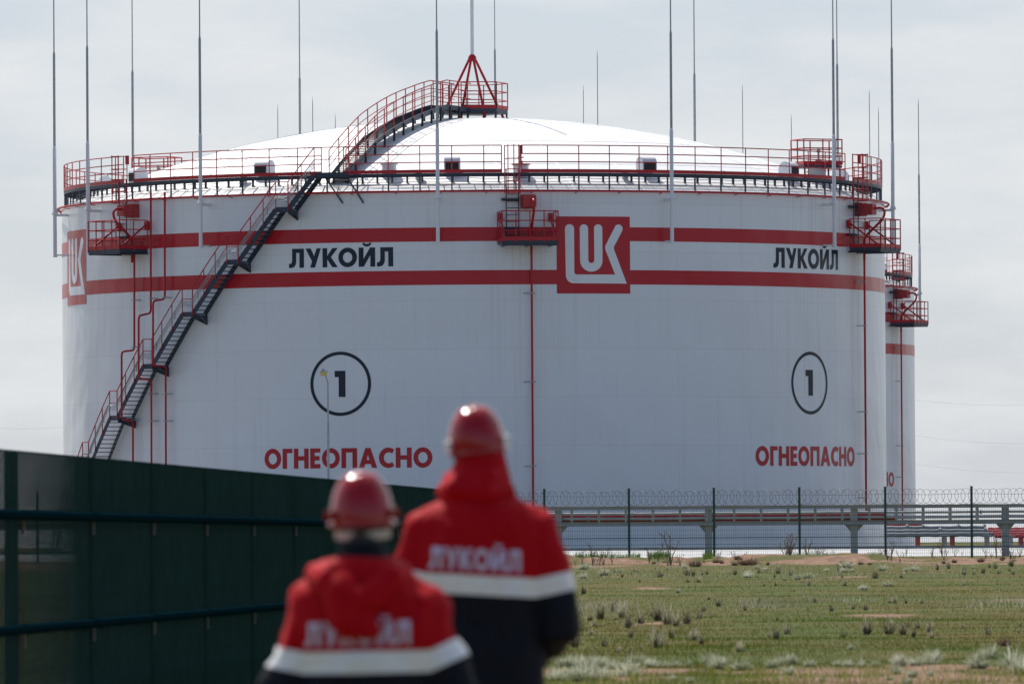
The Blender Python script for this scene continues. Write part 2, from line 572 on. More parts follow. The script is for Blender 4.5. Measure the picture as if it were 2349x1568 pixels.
# painted bands
_, s1b = cyl(1086, 553.0); _, s1t = cyl(1086, 521.0)
_, s2b = cyl(1086, 652.5); _, s2t = cyl(1086, 619.5)
for a, b in ((s1b, s1t), (s2b, s2t)):
    mb = MB(); band(mb, TR + .010, a, b); mb.build('painted_band', M_STRIPE, tank, smooth=True)

# emblem, units of the photo's zoom: square 607..1637 x 225..1303
def emblem_polys():
    k = lambda pts: [((x - 607) / 1030.0, (1303 - y) / 1078.0) for x, y in pts]
    def a(cx, cy, r, a0, a1, n=10):
        return [(cx + r * math.cos(rad(t)), cy - r * math.sin(rad(t))) for t in np.linspace(a0, a1, n)]
    L = a(784.5, 397, 62.5, 180, 0) + [(847, 1000)] + a(882, 1003, 34, 180, 270, 6) + [(1420, 1037)] + \
        [(1284, 690), (1280, 662), (1285, 630)] + [(1421, 372)] + a(1472, 395, 60, 145, -28, 10) + \
        [(1409, 640), (1403, 665), (1409, 694)] + [(1586, 1163), (840, 1160)] + a(840, 1050, 110, 270, 180, 10)
    U = a(984, 393, 58, 180, 0) + [(1042, 838)] + a(1085, 836, 42, 180, 360, 10) + [(1126, 400)] + a(1183, 393, 58, 180, 0) + \
        [(1242, 840)] + a(1085, 840, 157, 0, -180, 20)
    return [k(L)], [k(U)]
eL, eU = emblem_polys()
def emblem(xl, xr, yt, yb, width=None, centre=None):
    t0, _ = cyl(xl, (yt + yb) / 2); t1, _ = cyl(xr, (yt + yb) / 2)
    w = (t1 - t0) * TR
    _, zt = cyl((xl + xr) / 2, yt); _, zb = cyl((xl + xr) / 2, yb)
    if centre is not None:
        w = width; t0 = centre - w / TR / 2
    sq = wrap_paint('emblem', [[(0, 0), (1, 0), (1, 1), (0, 1)]], t0, zb, w, zt - zb, .014, M_STRIPE, tank)
    wrap_paint('emblem_mark', eL + eU, t0, zb, w, zt - zb, .018, M_EMBLEM, sq, step=0.12)
    return t0 + w / TR / 2, w, zb, zt
ec, ew, ezb, ezt = emblem(1277, 1445, 496.5, 673)
def emblem_at(c):
    sq = wrap_paint('emblem', [[(0, 0), (1, 0), (1, 1), (0, 1)]], c - ew / TR / 2, ezb, ew, ezt - ezb, .014, M_STRIPE, tank)
    wrap_paint('emblem_mark', eL + eU, c - ew / TR / 2, ezb, ew, ezt - ezb, .018, M_EMBLEM, sq, step=0.12)
tl, _ = cyl(198, 615)
emblem_at(tl - ew / TR / 2)

def word(txt, xl, xr, yt, yb, mt, name):
    polys, w = word_polys(txt)
    t0, _ = cyl(xl, (yt + yb) / 2); t1, _ = cyl(xr, (yt + yb) / 2)
    xm = (xl + xr) / 2
    _, zt = cyl(xm, yt); _, zb = cyl(xm, yb)
    wrap_paint(name, polys, t0, zb, (t1 - t0) * TR / w, zt - zb, .010, mt, tank)
word('ЛУКОЙЛ', 663, 902, 568.5, 612.5, M_LETTER, 'lettering')
word('ЛУКОЙЛ', 1774, 1922, 570, 616, M_LETTER, 'lettering')
word('ОГНЕОПАСНО', 607, 992, 1027, 1073, M_STRIPE, 'warning_lettering')
word('ОГНЕОПАСНО', 1733, 1960, 1023, 1068, M_STRIPE, 'warning_lettering')
def number(xl, xr, yt, yb, nx0, nx1, ny0, ny1):
    t0, _ = cyl(xl, (yt + yb) / 2); t1, _ = cyl(xr, (yt + yb) / 2)
    _, zt = cyl((xl + xr) / 2, yt); _, zb = cyl((xl + xr) / 2, yb)
    w, h = (t1 - t0) * TR, zt - zb
    t = 0.115 * 1.35
    rg = [arc(w / 2, h / 2, w / 2, h / 2, 0, 360, 56)[:-1], arc(w / 2, h / 2, w / 2 - t, h / 2 - t, 0, 360, 56)[:-1]]
    ring = wrap_paint('number_ring', rg, t0, zb, 1, 1, .010, M_LETTER, tank)
    a0, _ = cyl(nx0, (ny0 + ny1) / 2); a1, _ = cyl(nx1, (ny0 + ny1) / 2)
    _, n0 = cyl((nx0 + nx1) / 2, ny1); _, n1 = cyl((nx0 + nx1) / 2, ny0)
    wrap_paint('number', GL['1'][0], a0, n0, (a1 - a0) * TR / .39, n1 - n0, .010, M_LETTER, ring)
number(712, 851.5, 806, 953.5, 768, 792.5, 850, 910)
number(1815, 1898, 806, 950, 1848, 1864.5, 848, 907)

# red cooling ring below the rim
mb = MB()
mb.tube(ring_pts(TR + .22, RIM + .0, -PI, PI - rad(1.5)), 0.055, 6, closed=True)
for k in range(60):
    th = rad(6 * k + 2)
    mb.bar(P(th, TR, RIM - .10), P(th, TR + .24, RIM - .07), .04, .03)
mb.build('cooling_ring', M_RED, tank, smooth=True)

# ---- ring walkway above the roof edge
FLOOR = 17.80
WR0, WR1 = 18.95, 19.90
TH_ST, _ = cyl(760, 400, 19.9)          # where the staircase arrives
plat_th = [rad(-53.0), cyl(1205, 520)[0], rad(66.4)]
gate_th = [t - .030 for t in plat_th]
gaps = [(TH_ST - .025, TH_ST + .030)] + [(g - .024, g + .022) for g in gate_th]
def in_gap(th): return any(a < th < b for a, b in gaps)
mb = MB()
def ring_bar(mb, ra, rb, z0, z1, n=240):
    vs, fs = [], []
    for i in range(n):
        th = 2 * PI * i / n
        vs += [P(th, ra, z1), P(th, rb, z1), P(th, rb, z0), P(th, ra, z0)]
    for i in range(n):
        j = (i + 1) % n
        for a in range(4):
            fs.append((4 * i + a, 4 * j + a, 4 * j + (a + 1) % 4, 4 * i + (a + 1) % 4))
    mb.add(vs, fs)
for r in (WR0, WR1 - .03):
    ring_bar(mb, r, r + .03, FLOOR - .14, FLOOR, 360)
for k in range(1, 10):                     # open steel grating
    r = WR0 + (WR1 - WR0) * k / 10
    ring_bar(mb, r, r + .010, FLOOR - .035, FLOOR - .003)
for k in range(168):
    th = 2 * PI * k / 168
    mb.bar(P(th, WR0 + .03, FLOOR - .08), P(th, WR1 - .03, FLOOR - .08), .03, .08)
walk = mb.build('ring_walkway', M_NAVY, tank)
segs = []
gs = sorted(gaps)
cur = -PI
for a, b in gs:
    segs.append((cur, a)); cur = b
segs.append((cur, PI))
mb = MB()
for a, b in segs:
    k = max(2, int((b - a) / rad(1.2)))
    band(mb, WR1 + .012, FLOOR + .004, FLOOR + .165, a, b, k)
    band(mb, WR1 + .004, FLOOR + .004, FLOOR + .165, a, b, k)
mb.build('toe_board', M_RED, walk)
mb = MB(); mb2 = MB()
for a, b in segs:
    for z in (FLOOR + 1.27, FLOOR + .88, FLOOR + .50):
        mb.tube(ring_pts(WR1 - .01, z, a, b), 0.026, 5)
    for th in (a, b):
        if abs(abs(th) - PI) > .01:
            mb.tube([P(th, WR1 - .01, FLOOR), P(th, WR1 - .01, FLOOR + 1.27)], .026, 5)
for k in range(84):
    th = -PI + 2 * PI * (k + .4) / 84
    if not in_gap(th):
        mb.tube([P(th, WR1 - .01, FLOOR), P(th, WR1 - .01, FLOOR + 1.27)], .026, 5)
    for q, r, w in ((0, WR1 - .04, .06), (0, WR0 + .05, .085), (PI / 84, WR0 + .05, .085)):
        one = abs(th + q) < rad(69)
        mbx = MB() if one else mb2
        mbx.bar(P(th + q, r, roof_z(r) - .02), P(th + q, r, FLOOR - .11), w, w, up=P(th + q, 1, 0))
        if one: mbx.build('support_post', M_NAVY, walk)
mb.build('railing', M_RED, walk, smooth=True)
tag(mb2.build('support_posts', M_NAVY, walk), kind='stuff')
mb = MB()
for r, z in ((19.62, RIM + .30), (19.45, RIM + .46), (19.3, RIM + .62)):
    mb.tube([p + Vector((0, 0, .02 * math.sin(i * 1.7))) for i, p in enumerate(ring_pts(r, z, -PI, PI - rad(2), rad(2)))], .014, 4, closed=True)
mb.build('cable_bundle', M_CABLE, walk)

# ---- roof vents, every 30 degrees
def vent(th, r=18.25):
    M = frame(th)
    o = P(th, r, roof_z(r))
    mb = MB()
    pr = [(.02, .0), (.02, .50), (-.10, .66), (-.27, .73), (-.46, .71), (-.60, .60), (-.68, .42), (-.68, .0)]
    mb.cur = 0
    poly = [(y, z) for y, z in pr]
    n = len(poly)
    w = .37
    vs = [o + M @ Vector((-w, y, z + .22)) for y, z in poly] + [o + M @ Vector((w, y, z + .22)) for y, z in poly]
    mb.add(vs, [tuple(range(n)), tuple(range(2 * n - 1, n - 1, -1))] + [(i, i + n, (i + 1) % n + n, (i + 1) % n) for i in range(n)])
    mb.revolve([(.30, -.15), (.30, .30)], 16, o + M @ Vector((0, -.34, 0)))
    v = mb.build('roof_vent', M_WPAINT, tank, smooth=True)
    mb = MB()
    mb.box(o + M @ Vector((0, .032, .22 + .26)), (.62, .02, .40), M)
    mb.build('grille', M_DARK, v)
VENT_TH = rad(-2.8)
for k in range(-3, 4):
    vent(VENT_TH + rad(30) * k)
def nozzle(th, r, h=.42, rr=.15, flange=M_WPAINT):
    mb = MB(); o = P(th, r, roof_z(r))
    mb.revolve([(rr, -.1), (rr, h - .08), (rr * 1.45, h - .08), (rr * 1.45, h), (.0, h)], 14, o)
    return mb.build('roof_nozzle', flange, tank, smooth=True)
for x, r in ((960, 18.6), (1434, 18.6), (1810, 18.6), (560, 18.6)):
    nozzle(cyl(x, 405, r)[0], r)
def hatch(x, r, rr, h, m1, m2, cross=False):
    th = cyl(x, 390, r)[0]
    o = P(th, r, roof_z(r))
    mb = MB()
    mb.revolve([(rr, -.1), (rr, h), (0, h)], 20, o)
    hb = mb.build('roof_hatch', m1, tank, smooth=True)
    mb = MB()
    mb.revolve([(rr * 1.22, h), (rr * 1.22, h + .06), (0, h + .06)], 20, o + Vector((0, 0, .004)))
    if cross:
        mb.tube([o + Vector((0, 0, h)), o + Vector((0, 0, h + .62))], .03, 6)
        mb.tube([o + Vector((-.14, 0, h + .36)), o + Vector((.14, 0, h + .36))], .03, 6)
        mb.revolve([(.09, 0), (.09, .14), (0, .14)], 8, o + Vector((0, 0, h + .06)))
    mb.build('lid', m2, hb, smooth=True)
hatch(893, 18.2, .34, .55, M_WPAINT, M_WPAINT)
hatch(1195, 18.2, .36, .48, M_WPAINT, M_BOXR, True)

# ---- gauging platforms on the roof (red railing boxes above white drums)
def gauge_platform(th, r, yaw):
    o = P(th, r, roof_z(r))
    fz = 18.62
    M = Matrix.Rotation(yaw, 3, 'Z')
    W, D = 2.0, 1.5
    mb = MB()
    q = lambda x, y, z: Vector((o.x, o.y, 0)) + M @ Vector((x, y, 0)) + Vector((0, 0, z))
    mb.box(q(0, 0, fz - .08), (W, D, .12), M)
    for sx in (-1, 1):
        for sy in (-1, 1):
            mb.bar(q(sx * (W / 2 - .08), sy * (D / 2 - .08), o.z - .2), q(sx * (W / 2 - .08), sy * (D / 2 - .08), fz - .14), .08, .08, up=(0, 1, 0))
    pf = mb.build('gauging_platform', M_NAVY, tank)
    mb = MB()
    cs = [(-W / 2, -D / 2), (W / 2, -D / 2), (W / 2, D / 2), (-W / 2, D / 2)]
    for i in range(4):
        a, b = cs[i], cs[(i + 1) % 4]
        for z in (.42, .80, 1.22):
            mb.tube([q(*a, fz + z), q(*b, fz + z)], .028, 5)
        for t in (0, .5):
            x, y = a[0] + (b[0] - a[0]) * t, a[1] + (b[1] - a[1]) * t
            mb.tube([q(x, y, fz), q(x, y, fz + 1.22)], .035, 5)
        mb.bar(q(*a, fz + .09), q(*b, fz + .09), .012, .17)
    mb.build('railing', M_RED, pf, smooth=True)
    mb = MB()
    mb.revolve([(.42, o.z - .2), (.42, fz - .14)], 20, (o.x, o.y, 0))
    mb.build('gauge_drum', M_WPAINT, pf, smooth=True)
    mb = MB()
    mb.revolve([(.16, fz), (.16, fz + .30), (.05, fz + .30), (.05, fz + .62), (.09, fz + .62), (.09, fz + .80), (0, fz + .80)], 12, q(.1, 0, 0))
    mb.build('gauge_head', M_GALV, pf, smooth=True)
gauge_platform(math.atan2(16.5, 6.6), 17.77, rad(22))
gauge_platform(math.atan2(-15.7, -7.5), 17.4, rad(-25))

# ---- foam platforms hung on the shell
def foam_platform(th, drop_xy=None):
    W, D0, D1 = 2.62, .16, 1.74
    _, zf = cyl(1206, 551, TR + 1.8)
    M = frame(th)
    q = lambda x, y, z: P(th, TR, 0) + M @ Vector((x, y, 0)) + Vector((0, 0, z))
    mb = MB()
    mb.box(q(0, (D0 + D1) / 2, zf - .08), (W, D1 - D0, .16), M)
    for x in (-1.1, 0, 1.1):
        mb.bar(q(x, .0, zf - .20), q(x, D1, zf - .20), .07, .08)
    mb.bar(q(-W / 2, D1 - .05, zf - .20), q(W / 2, D1 - .05, zf - .20), .07, .08)
    pf = mb.build('foam_platform', M_NAVY, tank)
    mb = MB()
    cs = [(-W / 2, D0), (-W / 2, D1), (W / 2, D1), (W / 2, D0)]
    for i in range(3):
        a, b = cs[i], cs[i + 1]
        for z in (.47, .92, 1.36):
            mb.tube([q(*a, zf + z), q(*b, zf + z)], .026, 5)
        k = 4 if i == 1 else 2
        for j in range(k + 1):
            t = j / k
            x, y = a[0] + (b[0] - a[0]) * t, a[1] + (b[1] - a[1]) * t
            mb.tube([q(x, y, zf - .1), q(x, y, zf + 1.36)], .030, 5)
        mb.bar(q(*a, zf + .085), q(*b, zf + .085), .012, .17)
    mb.build('railing', M_RED, pf, smooth=True)
    for s in (-1, 1):
        mb = MB()
        x = s * (W / 2 - .14)
        mb.tube([q(x, .1, zf + 1.18), q(x, D1 - .05, zf + .02)], .045, 6)
        mb.box(q(x, .09, zf + 1.12), (.20, .18, .40), M)
        mb.build('brace', M_RED, pf, smooth=True)
    # ladder up to the walkway
    lx = -.62
    mb = MB()
    for s in (-.29, .29):
        mb.tube([q(lx + s, .22, zf), q(lx + s, .22, FLOOR + .15)], .028, 5)
    z = zf + .3
    while z < FLOOR:
        mb.tube([q(lx - .29, .22, z), q(lx + .29, .22, z)], .017, 5); z += .315
    for z in (zf + .62, zf + 1.95):
        mb.bar(q(lx - .5, .10, z), q(lx + .29, .10, z), .14, .12)
    mb.build('ladder', M_NAVY, pf, smooth=True)
    mb = MB()
    for z in (RIM - .12, RIM + .42, RIM + .98, FLOOR + .62, FLOOR + 1.22):
        pts = [q(lx + .34 * math.cos(a) * 1.05, .22 + .62 * math.sin(a), z) for a in np.linspace(0, PI, 9)]
        mb.tube(pts, .024, 5)
    for a in np.linspace(0, PI, 5):
        x, y = lx + .34 * math.cos(a) * 1.05, .22 + .62 * math.sin(a)
        top = FLOOR + 1.27
        mb.tube([q(x, y, RIM - .12), q(x, y, top)], .024, 5)
    mb.box(q(lx + .42, .25, FLOOR + 1.05), (.12, .14, .42), M)
    mb.build('ladder_cage', M_RED, pf, smooth=True)
    # foam chamber box and pipe
    bx = .12
    mb = MB()
    zb = zf + 1.85
    mb.box(q(bx - .02, .20, zb), (.66, .36, .64), M)
    mb.box(q(bx, .62, zb), (.58, .50, .52), M)
    mb.build('foam_chamber', M_BOXR, pf)
    mb = MB()
    px = bx + .12
    pts = [q(px, .86, zb + .05), q(px, 1.14, zb + .07), q(px, 1.27, zb + .02), q(px, 1.36, zb - .12), q(px, 1.34, zb - .28),
           q(px, 1.24, zb - .50), q(px, .42, zf + .62), q(px, .32, zf + .45), q(px, .30, zf + .3), q(px, .30, zf - .6)]
    mb.tube(pts, .062, 8)
    mb.build('foam_pipe', M_RED, pf, smooth=True)
    return zf
ZF = 0
for t in plat_th:
    ZF = foam_platform(t)

# ---- red pipes down the shell
def shell_pipe(pts, r0=TR + .30, rr=.05, ticks=(), name='shell_pipe'):
    """pts = list of photo positions on radius"""
    out = []
    for i, (x, y, rx) in enumerate(pts):
        th, z = cyl(x, y, rx)
        out.append((th, rx, z))
    # follow the cylinder on each run, with rounded elbows
    P3 = []
    for i, (th, r, z) in enumerate(out):
        p = P(th, r, z)
        if 0 < i < len(out) - 1:
            a, b = P(*out[i - 1]), P(*out[i + 1])
            da, db = (a - p), (b - p)
            ra = min(.22, da.length * .45); rb = min(.22, db.length * .45)
            A, B = p + da.normalized() * ra, p + db.normalized() * rb
            for t in (0, .25, .5, .75, 1):
                P3.append(A * (1 - t) ** 2 + p * 2 * t * (1 - t) + B * t * t)
        else:
            P3.append(p)
    mb = MB(); mb.tube(P3, rr, 8)
    o = mb.build(name, M_RED, tank, smooth=True)
    for (x, y) in ticks:
        mb = MB()
        th, z = cyl(x, y, r0)
        mb.bar(P(th, TR, z), P(th, r0 + .05, z), .05, .05)
        mb.bar(P(th - .006, r0 - .02, z), P(th + .008, TR + .02, z), .03, .05)
        mb.bar(P(th - .005, r0, z), P(th + .005, r0, z), .15, .05, up=(0, 0, 1))
        mb.build('pipe_clamp', M_GALV, o)
    return o
RO = TR + 1.35
r1 = TR + .28
shell_pipe([(308, 580, r1), (308, 803, r1), (279, 806, RO), (279, 960, RO), (305, 966, r1), (305, 1240, r1)], ticks=[(307, 688), (307, 796), (305, 893 + 70)])
shell_pipe([(346, 442, r1), (346, 718, r1), (318, 724, RO), (318, 868, RO), (347, 870, r1), (348, 1240, r1)], ticks=[(346, 684), (347, 903), (348, 965)])
shell_pipe([(378, 440, r1), (378, 686, r1), (351, 690, RO), (351, 838, RO), (380, 840, r1), (381, 1240, r1)], ticks=[(378, 682), (380, 903), (381, 965)])
r2 = TR + .30
thc = plat_th[1] + .24 / TR
def straight_pipe(th, z1, tick_z):
    mb = MB(); mb.tube([P(th, r2, 1.75), P(th, r2, z1)], .052, 8)
    mb.revolve([(.0, .2), (.16, .22), (.19, .34), (.12, .48), (.05, .52)], 12, P(th, r2, 1.45))
    mb.tube([P(th, r2, 1.7), P(th, TR - .05, 1.7)], .08, 8)
    o = mb.build('shell_pipe', M_RED, tank, smooth=True)
    for z in tick_z:
        mb = MB()
        mb.bar(P(th - .018, TR + .03, z), P(th + .008, r2 + .03, z), .03, .05)
        mb.bar(P(th - .004, r2, z), P(th + .006, r2, z), .14, .05)
        mb.build('pipe_clamp', M_GALV, o)
straight_pipe(plat_th[1] + .24 / TR, ZF - .2, (12.2, 8.1, 4.2, 2.6))
straight_pipe(plat_th[2] + .24 / TR, ZF - .2, (10.9, 6.8, 4.8, 2.7, 13.0))

# ---- zigzag staircase round the shell
RI, RE = TR + .16, TR + 1.02
slope = math.tan(rad(50.0))
land_z = [17.80, 16.24]
while land_z[-1] > 1.2: land_z.append(land_z[-1] - 2.38)
LAND = .62
flights = []      # (th_low, z_low, th_high, z_high)
th = TH_ST - .012
lands = []
RM = TR + .6
for i in range(len(land_z) - 1):
    z1, z0 = land_z[i], max(land_z[i + 1], 0.0)
    L = LAND if i else 1.3
    if i == 0:
        lands.append((TH_ST - .020, TH_ST + 1.25 / RM, z1)); ta = TH_ST - .020
    else:
        lands.append((th - L / RM, th, z1)); ta = th - L / RM
    tb = ta - (z1 - z0) / slope / RM
    flights.append((tb, z0, ta, z1))
    th = tb
mbR = MB(); mbC = MB()
stair_parts = []
for (ta, za, tb, zb) in flights:
    mbS = [MB(), MB()]
    n = max(3, int((zb - za) / .45))
    for mbx, r in ((mbS[0], RI), (mbS[1], RE)):
        pr = None
        for k in range(n + 1):
            t = k / n
            p = P(ta + (tb - ta) * t, r, za + (zb - za) * t)
            if pr is not None:
                mbx.bar(pr + Vector((0, 0, -.05)), p + Vector((0, 0, -.05)), .014, .24)
            pr = p
    ns = int(round((zb - za) / .205))
    for k in range(ns):
        t = (k + .5) / ns
        a = ta + (tb - ta) * t; z = za + (zb - za) * (k + 1) / ns - .06
        M = frame(a)
        mbT = MB(); mbT.box(P(a, (RI + RE) / 2, z), (.25, RE - RI - .03, .035), M); stair_parts.append(('tread', mbT))
    stair_parts += [('stringer', q) for q in mbS]
    # handrail on the outer side
    top, mid = [], []
    for k in range(n + 1):
        t = k / n
        a = ta + (tb - ta) * t; z = za + (zb - za) * t
        top.append(P(a, RE + .03, z + 1.22)); mid.append(P(a, RE + .03, z + .66))
    mbR.tube(top, .026, 6); mbR.tube(mid, .019, 5)
    npst = max(2, int(round((zb - za) / .85)))
    for k in range(npst):
        t = (k + .02) / npst
        a = ta + (tb - ta) * t; z = za + (zb - za) * t
        mbR.tube([P(a, RE + .03, z - .05), P(a, RE + .03, z + 1.22)], .024, 5)
    # cable tray along the outer stringer
    for j in range(4):
        mbC.tube([P(ta + (tb - ta) * k / n, RE + .12, za + (zb - za) * k / n + .30 + .085 * j) for k in range(n + 1)], .014, 4)
    for k in range(1, n, 3):
        a = ta + (tb - ta) * k / n; z = za + (zb - za) * k / n
        mbC.bar(P(a, RE + .10, z + .2), P(a, RE + .10, z + .62), .03, .03, up=P(a, 1, 0))
for i, (ta, tb, z) in enumerate(lands):
    k = 3
    mbL = MB()
    if i == 0: mbL0 = mbL
    else: stair_parts.append(('landing', mbL))
    for j in range(k):
        a, b = ta + (tb - ta) * j / k, ta + (tb - ta) * (j + 1) / k
        c = (a + b) / 2
        mbL.box(P(c, (RI + RE) / 2, z - .03), ((b - a) * RM + .01, RE - RI - .03, .05), frame(c))
        mbL.bar(P(a, RE, z - .06), P(b, RE, z - .06), .014, .24)
    c = (ta + tb) / 2
    mbR.tube([P(ta, RE + .03, z + 1.22), P(c, RE + .03, z + 1.22), P(tb, RE + .03, z + 1.22)], .026, 6)
    mbR.tube([P(ta, RE + .03, z + .66), P(c, RE + .03, z + .66), P(tb, RE + .03, z + .66)], .019, 5)
    for a in (ta, tb):
        mbR.tube([P(a, RE + .03, z - .1), P(a, RE + .03, z + 1.22)], .026, 5)
    if i:
        for a in (tb,):
            M = frame(a)
            o = P(a, TR, z - .08)
            vs = []
            for x in (-.03, .03):
                vs += [o + M @ Vector((x, 0, 0)), o + M @ Vector((x, 1.0, 0)), o + M @ Vector((x, 1.0, -.16)), o + M @ Vector((x, 0, -.46))]
            mbB = MB(); mbB.add(vs, [(0, 1, 2, 3), (7, 6, 5, 4), (0, 4, 5, 1), (1, 5, 6, 2), (2, 6, 7, 3), (3, 7, 4, 0)])
            mbB.bar(P(a, TR + .02, z - .46), P(a + .020, RE, z - .14), .06, .07)
            stair_parts.append(('landing_bracket', mbB))
        for j in range(4):
            mbC.tube([P(ta, RE + .12, z + .30 + .085 * j), P(ta + .012, RE + .16, z + .36 + .06 * j), P(tb - .006, RE + .15, z + .30 + .07 * j), P(tb, RE + .12, z + .30 + .085 * j)], .014, 4)
    else:
        for u0_, u1_ in ((.012, .05), (.065, .10)):
            mbB = MB(); mbB.bar(P(ta + u0_, RI + .1, z - .15), P(ta + u1_, TR + .02, z - 1.35), .07, .07)
            stair_parts.append(('strut', mbB))
stair = mbL0.build('spiral_stair', M_NAVY, tank)
for nm, mbx in stair_parts: mbx.build(nm, M_NAVY, stair)
mbR.build('handrail', M_RED, stair, smooth=True)
mbC.build('cable_tray', M_GALV, stair)

# ---- roof stair and crown platform
A = P(TH_ST - .004, 18.85, FLOOR)
CZ = roof_z(0) + .46                           # floor of the crown platform
REND, RGANG = 4.9, 1.45
dirA = Vector((A.x, A.y, 0)).normalized()
side = Vector((-dirA.y, dirA.x, 0))           # one side of the stair
def stair_pt(t):
    if t <= .80:
        q = t / .80
        r = 18.85 + (REND - 18.85) * q
        z = roof_z(r) + .32 + .30 * min(1, q / .3)
        if q > .8: z += (CZ - roof_z(REND) - .62) * (q - .8) / .2
    else:
        r = REND + (RGANG - REND) * (t - .80) / .20
        z = CZ
    return Vector((dirA.x * r, dirA.y * r, z))
NR = 40
mbS = [MB(), MB()]; mbT = MB(); mbR = [MB(), MB()]; roof_posts = []
HW = .42
for si, s in enumerate((-1, 1)):
    pr = None
    top, m1, m2 = [], [], []
    for k in range(NR + 1):
        p = stair_pt(k / NR) + side * (s * HW)
        if pr is not None: mbS[si].bar(pr + Vector((0, 0, -.09)), p + Vector((0, 0, -.09)), .02, .24)
        pr = p
        top.append(p + Vector((0, 0, 1.20))); m1.append(p + Vector((0, 0, .82))); m2.append(p + Vector((0, 0, .45)))
        if k % 3 == 0:
            mbR[si].tube([p + Vector((0, 0, -.1)), p + Vector((0, 0, 1.20))], .028, 5)
            r = math.hypot(p.x, p.y)
            mbP = MB(); mbP.bar(Vector((p.x, p.y, roof_z(r) - .03)), p + Vector((0, 0, -.05)) + side * (s * .03), .10, .07, up=dirA); roof_posts.append(mbP)
    for l, rr in ((top, .028), (m1, .02), (m2, .02)): mbR[si].tube(l, rr, 5)
Myaw = Matrix.Rotation(math.atan2(side.y, side.x), 3, 'Z')
roof_treads = []
for k in range(NR * 2):
    p = stair_pt((k + .5) / (NR * 2))
    mbT = MB(); mbT.box(p + Vector((0, 0, -.03)), (2 * HW - .03, .27, .035), Myaw); roof_treads.append(mbT)
mbT = MB(); mbT.box(stair_pt(0) + Vector((0, 0, -.03)), (2 * HW - .03, .27, .035), Myaw)
rst = mbT.build('roof_stair', M_NAVY, tank)
for q in roof_treads: q.build('tread', M_NAVY, rst)
mbS[0].build('stringer', M_GALV, rst); mbS[1].build('stringer', M_NAVY, rst)
for q in mbR: q.build('handrail', M_RED, rst, smooth=True)
for q in roof_posts: q.build('support_post', M_NAVY, rst)

cz = CZ
mb = MB()
hexr = 1.75
hx = [(hexr * math.cos(rad(60 * k + 12)), hexr * math.sin(rad(60 * k + 12))) for k in range(6)]
vs = [Vector((x, y, cz)) for x, y in hx] + [Vector((x, y, cz - .22)) for x, y in hx]
mb.add(vs, [tuple(range(6)), tuple(range(11, 5, -1))] + [(i, i + 6, (i + 1) % 6 + 6, (i + 1) % 6) for i in range(6)])
for x, y in hx:
    mb.bar((x * .97, y * .97, roof_z(1.7) - .1), (x * .97, y * .97, cz - .1), .09, .09, up=(0, 1, 0))
crown = mb.build('crown_platform', M_NAVY, tank)
mb = MB()
angA = math.atan2(dirA.y, dirA.x)
for k in range(6):
    a, b = hx[k], hx[(k + 1) % 6]
    mid = math.atan2(a[1] + b[1], a[0] + b[0])
    if abs((mid - angA + PI) % (2 * PI) - PI) < rad(29): continue
    for z in (.42, .84, 1.28):
        mb.tube([(a[0], a[1], cz + z), (b[0], b[1], cz + z)], .026, 5)
    for t in (0, .5, 1):
        x, y = a[0] + (b[0] - a[0]) * t, a[1] + (b[1] - a[1]) * t
        mb.tube([(x, y, cz), (x, y, cz + 1.28)], .028, 5)
    mb.bar((a[0], a[1], cz + .09), (b[0], b[1], cz + .09), .012, .17)
mb.build('railing', M_RED, crown, smooth=True)
_, az = 0, (1249 - 125) / FPX * TANK_Y + CAM_H - TANK_BASE
for k in range(4):
    a = rad(90 * k + 22)
    mb = MB()
    mb.tube([(1.70 * math.cos(a), 1.70 * math.sin(a), roof_z(1.7) - .05), (.10 * math.cos(a), .10 * math.sin(a), az - .12)], .065, 8)
    mb.build('mast_leg', M_RED, crown, smooth=True)
mb = MB(); mb.revolve([(.20, az - .32), (.20, az - .12), (.11, az), (0, az)], 12)
mb.build('mast_cap', M_RED, crown, smooth=True)

# ---- the second tank, the same build, 136 m further back
TANK2_Y = 551.0
t2x = at(1386, 700, TANK2_Y).x
SKIP = ('tread', 'support_post', 'landing_bracket', 'strut')
tank2 = copy_tree(tank, skip=SKIP)
tank2.location = (t2x, TANK2_Y, TANK_BASE - .1)
tank2.rotation_euler = (0, 0, rad(0.9))
tank2['label'] = 'smaller looking white tank half hidden behind the right edge of the big tank'

# ------------------------------------------------------------------ lightning rods
def make_rod(name='lightning_rod', length=14.8, side_arm=True):
    root = empty(name, (0, 0, 0), cat='lightning rod', group='lightning rods on the tanks')
    mb = MB(); mb.tube([(0, 0, 0), (0, 0, 5.2), (0, 0, 5.35)], [.092, .088, .066], 10)
    mb.build('lower_tube', M_WPAINT, root, smooth=True)
    mb = MB(); mb.tube([(0, 0, 5.35), (0, 0, 9.75), (0, 0, 9.9)], [.064, .060, .036], 8)
    mb.build('middle_tube', M_GALV, root, smooth=True)
    mb = MB(); mb.tube([(0, 0, 9.9), (0, 0, length - .5), (0, 0, length)], [.034, .026, .008], 6)
    mb.build('tip', M_GALV, root, smooth=True)
    if side_arm:
        mb = MB()
        mb.box((0, .35, 2.02), (.13, .66, .12)); mb.box((0, 0, 2.08), (.34, .26, .06)); mb.revolve([(.17, 2.10), (.10, 2.24)], 10)
        mb.build('bracket', M_WPAINT, root)
        mb = MB(); mb.box((0, .35, .10), (.10, .66, .07)); mb.box((0, 0, .02), (.20, .20, .04))
        mb.build('bracket', M_WPAINT, root)
    return root
ROD_Z = TANK_BASE + 14.53
